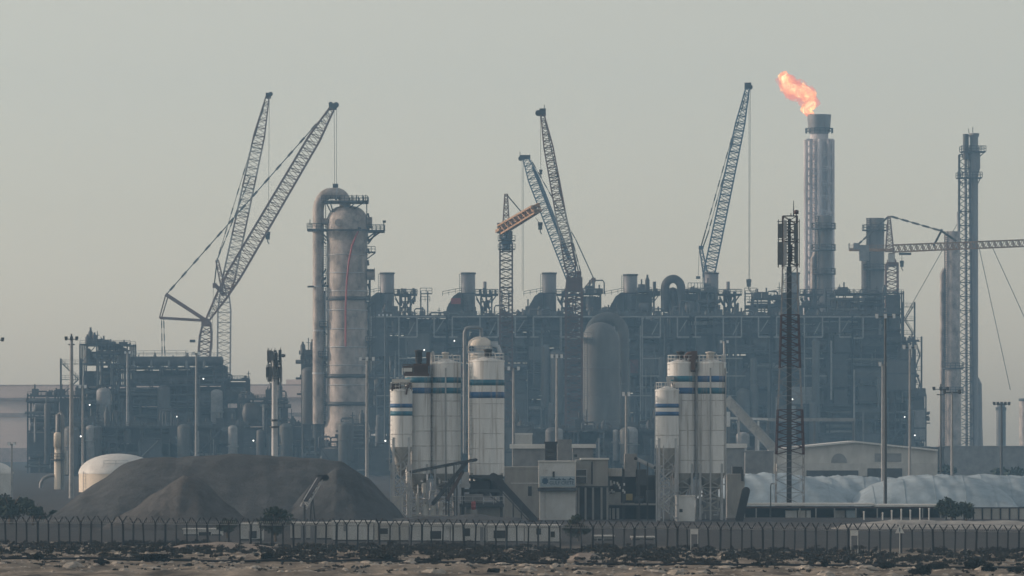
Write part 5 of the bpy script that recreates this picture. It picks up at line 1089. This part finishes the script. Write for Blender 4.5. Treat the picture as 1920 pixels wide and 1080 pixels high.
rope(t,'pendant',[((1314,464),(1322,436)),((1318,464),(1328,436)),((1322,436),(1374,252)),((1328,436),(1398,178))],.17,beads=7); rope(t,'hoist_rope',[((1404.5,168),(1404,525)),((1407,168),(1405.5,525))],.12); hook(t,1404,530,1.1); b=MB(); b.box(t.p(1305,523,-.5),t.p(1313,518,.5)); b.beam(t.p(1309,518),t.p(1311,470),.12); t.part('ballast_hook',b,'steel'); crawler(t,t.p(1322,0).x,0,'crane_bl')
# right tower crane
t=T('tower_crane','tower crane at right with a long level jib running out of the picture','crane',1672,1690,'tower cranes')
k=t.k; t.part('mast',MB().lattice((0,0,0),t.p(1672,495),[(0,24*k),(1,22*k)],46,.6,.34),'crane_br')
b=MB(); b.lathe((0,0,0),[(9*k,t.z(500)),(9*k,t.z(488)),(6*k,t.z(484)),(6*k,t.z(474))],12); b.box(t.p(1662,497,-2.5),t.p(1684,492,2.5)); t.part('slewing_ring',b,'crane_br'); t.part('cab',MB().box(t.p(1664,492,-3.6),t.p(1676,476,-1.6)),'offwhite')
t.part('apex_frame',MB().lattice(t.p(1668,472),t.p(1667,406),[(0,15*k),(1,4*k)],12,.42,.26),'crane_br')
t.part('jib',MB().lattice(t.p(1674,466),t.p(1990,453),[(0,13*k),(1,12*k)],56,.5,.3),'crane_or'); t.part('counter_jib',MB().beam(t.p(1672,469,-1),t.p(1592,468,-1),.9).beam(t.p(1672,469,1),t.p(1592,468,1),.9).rail(t.p(1592,467,-1.2),t.p(1668,467,-1.2),1.2,.16,2),'crane_or')
b=MB(); b.box(t.p(1600,468,-1.8),t.p(1611,456,1.8)); b.box(t.p(1611,489,-1.6),t.p(1629,460,1.6)); t.part('counterweight',b,'greywall')
b=MB(); b.beam(t.p(1592,468),t.p(1592,456),.3); t.part('end_post',b,'steel'); rope(t,'tie_rod',[((1668,405),(1765,433)),((1765,433),(1790,450)),((1765,433),(1752,458)),((1667,405),(1605,462))],.28,beads=5); b=MB(); b.box(t.p(1686,478,-1.4),t.p(1708,474,1.4)); t.part('trolley',b,'steel'); rope(t,'hoist_rope',[((1691,478),(1691,492))],.14); hook(t,1691,494,.9)
# ------------------------------------------------------------------ telecom mast
t=T('telecom_mast','dark red and white banded lattice telecom mast with antenna panels','telecom mast',1481,700)
k=t.k
prof=[(945,26),(852,25.5),(790,23.5),(690,19),(590,16),(500,13.5),(405,13)]
def hw(y):
    for (ya,a),(yb,b) in zip(prof,prof[1:]):
        if yb<=y<=ya: return a+(b-a)*(ya-y)/(ya-yb)
    return prof[0][1]
for y0,y1,m,nm in ((972,852,'lattice_wh','mast_section'),(852,768,'lattice_red','mast_section'),(768,690,'lattice_wh','mast_section'),(690,590,'lattice_red','mast_section'),(590,500,'lattice_wh','mast_section'),(500,405,'lattice_red','mast_section')):
    n=max(3,int((y0-y1)/(24 if m=='lattice_wh' else 14))); b=MB()
    for i in range(n):
        ya=y0+(y1-y0)*i/n; yb=y0+(y1-y0)*(i+1)/n; wa=hw(min(945,ya))*k;wb=hw(min(945,yb))*k; za=t.z(ya);zb=t.z(yb)
        ca=[(-wa,-wa,za),(wa,-wa,za),(wa,wa,za),(-wa,wa,za)]; cb=[(-wb,-wb,zb),(wb,-wb,zb),(wb,wb,zb),(-wb,wb,zb)]
        for q in range(4):
            f_=.5 if m=='lattice_wh' else 1; b.beam(ca[q],cb[q],.2*f_); b.beam(ca[q],cb[(q+1)%4],.085*f_); b.beam(ca[(q+1)%4],cb[q],.085*f_); b.beam(cb[q],cb[(q+1)%4],.09*f_)
    t.part(nm,b,m)
t.part('cable_run',MB().box((-.42,-.25,0),(.22,.25,t.z(500))).box((-.25,-.2,t.z(500)),(.12,.2,t.z(410))),'darkst')
for px,y0,y1,w,m,dy in ((1462,420,447,9,'antenna',-1),(1462,456,497,10,'antenna',-1.2),(1471,414,448,6,'antenna_l',-1.6),(1471,455,498,6,'antenna_l',-1.6),(1491,420,450,7,'antenna',-1.3),(1492,455,494,7,'antenna',-1.2),(1481,425,445,6,'antenna',1.5),(1484,458,490,6,'antenna',1.6)):
    b=MB().box(t.p(px-w/2,y1,dy-.2),t.p(px+w/2,y0,dy+.2)); b.beam(t.p(px,(y0+y1)/2,dy),t.p(1481,(y0+y1)/2,0),.12); b.tube(t.p(px-w/2+1,y1+4,dy),t.p(px-w/2+1,y0-3,dy),.05,6); t.part('antenna_panel',b,m)
b=MB(); 
for x in (1459,1498): b.tube(t.p(x,502,-.8),t.p(x,412,-.8),.06,6)
for y in (416,450,455,496): b.beam(t.p(1457,y,-.9),t.p(1499,y,-.9),.1)
t.part('antenna_frame',b,'darkst'); t.part('lightning_rod',MB().tube(t.p(1488,405),t.p(1488,376),.09,6,.04).tube(t.p(1483,405),t.p(1483,400),.07,6).tube(t.p(1493,405),t.p(1493,399),.07,6),'darkst')
b=MB(); b.lathe((t.p(1493,0).x,-.3,t.z(402)),[(.001,0),(.3,.05),(.3,.5),(.001,.6)],10); t.part('beacon',b,'lattice_red')
# small antenna mast
t=T('antenna_pole','pale antenna pole crowned with a dark cluster of panels left of the column','telecom mast',515,900)
k=t.k; t.part('pole',MB().lathe((0,0,0),[(6.3*k,0),(5*k,t.z(660))],16),'galv')
b=MB(); b.lathe((0,0,0),[(6.6*k,t.z(802)),(9*k,t.z(802)),(9*k,t.z(799)),(6.6*k,t.z(799))],14); t.part('collar',b,'steel'); b=MB().lathe((0,0,0),[(5.6*k,t.z(790)),(7*k,t.z(790)),(7*k,t.z(786)),(5.6*k,t.z(786))],14); t.part('collar',b,'steel')
ra=random.Random(31)
for lv in (0,1):
    for a in range(0,360,40):
        q=13.5*k*ra.uniform(.75,1.12); x=q*math.cos(R(a+10+lv*17)); y=q*math.sin(R(a+10+lv*17)); z1=t.z(658+lv*31+ra.uniform(-3,6)); hh_=ra.uniform(1.3,2.6); w_=ra.uniform(.16,.28); b=MB().box((x-w_,y-w_,z1-hh_),(x+w_,y+w_,z1)); b.beam((0,0,z1-hh_*.5),(x,y,z1-hh_*.5),.12); b.tube((x*1.1,y*1.1,z1-hh_-.4),(x*1.1,y*1.1,z1+.4),.06,5); t.part('antenna_panel',b,ra.choice(['antenna','darkst','antenna_l','antenna']))
t.part('antenna_frame',MB().ringrail((0,0,t.z(690)),13*k,1.3,.1,12).ringrail((0,0,t.z(716)),13*k,1.0,.1,12),'darkst'); t.part('dish',MB().lathe(tuple(t.p(531,667,-.6)),[(.001,-.3),(.35,-.2),(.45,.2),(.001,.3)],10),'antenna')
# ------------------------------------------------------------------ floodlight masts
def mast(label,px,ytop,D,w=4,heads=3,arm=9,cross=False,m='pale',dk=False):
    t=T('floodlight_mast',label,'light mast',px,D,'floodlight masts of the plant'); r=w/2*t.k
    t.part('pole',MB().lathe((0,0,0),[(r*1.25,0),(r*.75,t.z(ytop))],12),m)
    b=MB(); b.beam(t.p(px-arm,ytop+2),t.p(px+arm,ytop+2),.15); 
    if cross: b.beam(t.p(px-arm*.6,ytop+12),t.p(px+arm*.6,ytop+12),.2); b.beam((0,0,t.z(ytop)),(0,0,t.z(ytop-8)),.25)
    t.part('crossarm',b,'steel')
    for i in range(heads):
        x=px-arm+2*arm*i/max(1,heads-1); p=t.p(x,ytop+1); q=min(1.,D/1000)*.27; b=MB().box(tuple(p+V((-q,-.3,-.05))),tuple(p+V((q,.35,.38)))); h=t.part('floodlight',b,'steel' if dk else 'pale'); b=MB().box(tuple(p+V((-q*.9,-.36,-.3))),tuple(p+V((q*.9,-.305,.3)))); b.obj('lens','steel' if dk else 'lens',h)
    return t
mast('thickest pale light mast with dark crossed floodlights left of the gravel pile',134,634,900,8,3,10,True,'pale',True)
mast('thin light mast with sunlit lower half just right of the thickest mast',155,724,1000,4,2,5)
mast('short thin light mast in front of the domed tank at far left',22,832,900,4,2,5)
mast('light mast in front of the left plant near its long header pipe',368,662,1150,4.5,2,5)
mast('pale light mast at the open top storey of the left plant',239,660,1450,4.5,2,4)
mast('light mast just right of the tall tan column',688,672,900,5.5,3,12)
mast('light mast between the tall tan column and the short striped silo',722,590,1560,3,4,11,False,'steel')
mast('light mast rising right of the single tall silo',963,690,900,5,2,9)
mast('light mast above the dark louvred tower',1044,667,850,5,3,9)
mast('light mast between inverted U pipe and right silo group',1174,738,800,5,2,5)
mast('light mast directly right of the right silo group',1358,640,1200,3,2,6)
mast('dark mast with three white lamp globes in front of the plant end',1660,592,760,5.5,3,16,False,'steel')
mast('pale light mast just left of the dark mast with three lamp globes',1655,682,800,5,2,5)
mast('pale slender light mast at the right edge of the main plant',1706,650,800,4.5,3,11)
mast('light mast between main plant and lit stack, with two level crossarms',1764,728,1000,3.5,3,13,True,'steel',True)
mast('pale light mast before the base of the lit stack',1785,734,800,5,2,14,False,'pale',True)
mast('light mast with a wide flat lamp ring at far right',1878,756,1100,4.5,5,14,False,'steel',True)
mast('light mast cut by the left edge of the picture with dark lamps showing',-3,636,900,5,3,8,False,'pale',True)
# dark pipe racks closing the space at ground level between silos and plant
process_module('process_module','low dim rack behind the sign building and the sheds','process unit',735,1000,800,1300,12,81,'low racks before the main plant',fill=.97,lamps=0)
process_module('process_module','low dim rack between the inverted U pipe and the right silo group','process unit',1000,1240,806,1290,12,82,'low racks before the main plant',fill=.97,lamps=0)
process_module('process_module','low dim rack behind the right silo group','process unit',1240,1450,815,1280,12,83,'low racks before the main plant',fill=.97,lamps=0)
# ------------------------------------------------------------------ haze, sky, sun, camera
HZ=dict(d=2.1e-4,col=(.36,.66,.97),an=.0)
b=MB().box((-1000,-60,-3),(1000,2300,165)); hz=MB.obj(b,'haze',M['white']); hz['kind']='stuff'; stag(hz,'pale blue grey haze hanging over the whole plant','haze')
hm=bpy.data.materials.new('haze air'); hm.use_nodes=True; nt=hm.node_tree; nt.nodes.remove(nt.nodes['Principled BSDF']); pv=nt.nodes.new('ShaderNodeVolumePrincipled')
pv.inputs['Density'].default_value=HZ['d']; pv.inputs['Color'].default_value=(*HZ['col'],1); pv.inputs['Anisotropy'].default_value=HZ['an']; nt.links.new(pv.outputs[0],nt.nodes['Material Output'].inputs['Volume'])
hz.data.materials.clear(); hz.data.materials.append(hm)
SEL,SAZ=R(16),R(-82)   # elevation, azimuth clockwise from +Y
w=bpy.data.worlds.new('World'); S.world=w; w.use_nodes=True; nt=w.node_tree; bg=nt.nodes['Background']
sk=nt.nodes.new('ShaderNodeTexSky'); sk.sky_type='NISHITA'; sk.sun_disc=False; sk.sun_elevation=SEL; sk.sun_rotation=SAZ; sk.air_density=1.0; sk.dust_density=1.0; sk.ozone_density=1.0; sk.altitude=0
hs=nt.nodes.new('ShaderNodeHueSaturation'); hs.inputs['Saturation'].default_value=.33; nt.links.new(sk.outputs[0],hs.inputs['Color']); tn=nt.nodes.new('ShaderNodeMix'); tn.data_type='RGBA'; tn.blend_type='MULTIPLY'; tn.inputs['Factor'].default_value=1; tn.inputs['B'].default_value=(1,.908,.80,1); nt.links.new(hs.outputs[0],tn.inputs['A']); nt.links.new(tn.outputs['Result'],bg.inputs['Color']); bg.inputs['Strength'].default_value=.145
sd=bpy.data.lights.new('sun','SUN'); sd.energy=2.2; sd.angle=R(1.0); sd.color=(1,.74,.56); so=bpy.data.objects.new('sun',sd); COL.objects.link(so)
tos=V((math.sin(SAZ)*math.cos(SEL),math.cos(SAZ)*math.cos(SEL),math.sin(SEL))); so.rotation_euler=(-tos).to_track_quat('-Z','Y').to_euler(); so.location=(0,0,400)
cd=bpy.data.cameras.new('camera'); cd.sensor_width=36; cd.lens=36*F/1920; cd.shift_y=(YH-540)/1920; cd.clip_start=1; cd.clip_end=20000
co=bpy.data.objects.new('camera',cd); COL.objects.link(co); co.location=(0,0,HC); co.rotation_euler=(R(90),0,0); S.camera=co
S.render.engine='CYCLES'; S.view_settings.view_transform='Standard'; S.view_settings.look='None'; S.view_settings.gamma=1; S.view_settings.exposure=.2
c=S.cycles; c.max_bounces=5; c.diffuse_bounces=2; c.glossy_bounces=2; c.volume_bounces=1; c.transparent_max_bounces=24; c.filter_width=1.55
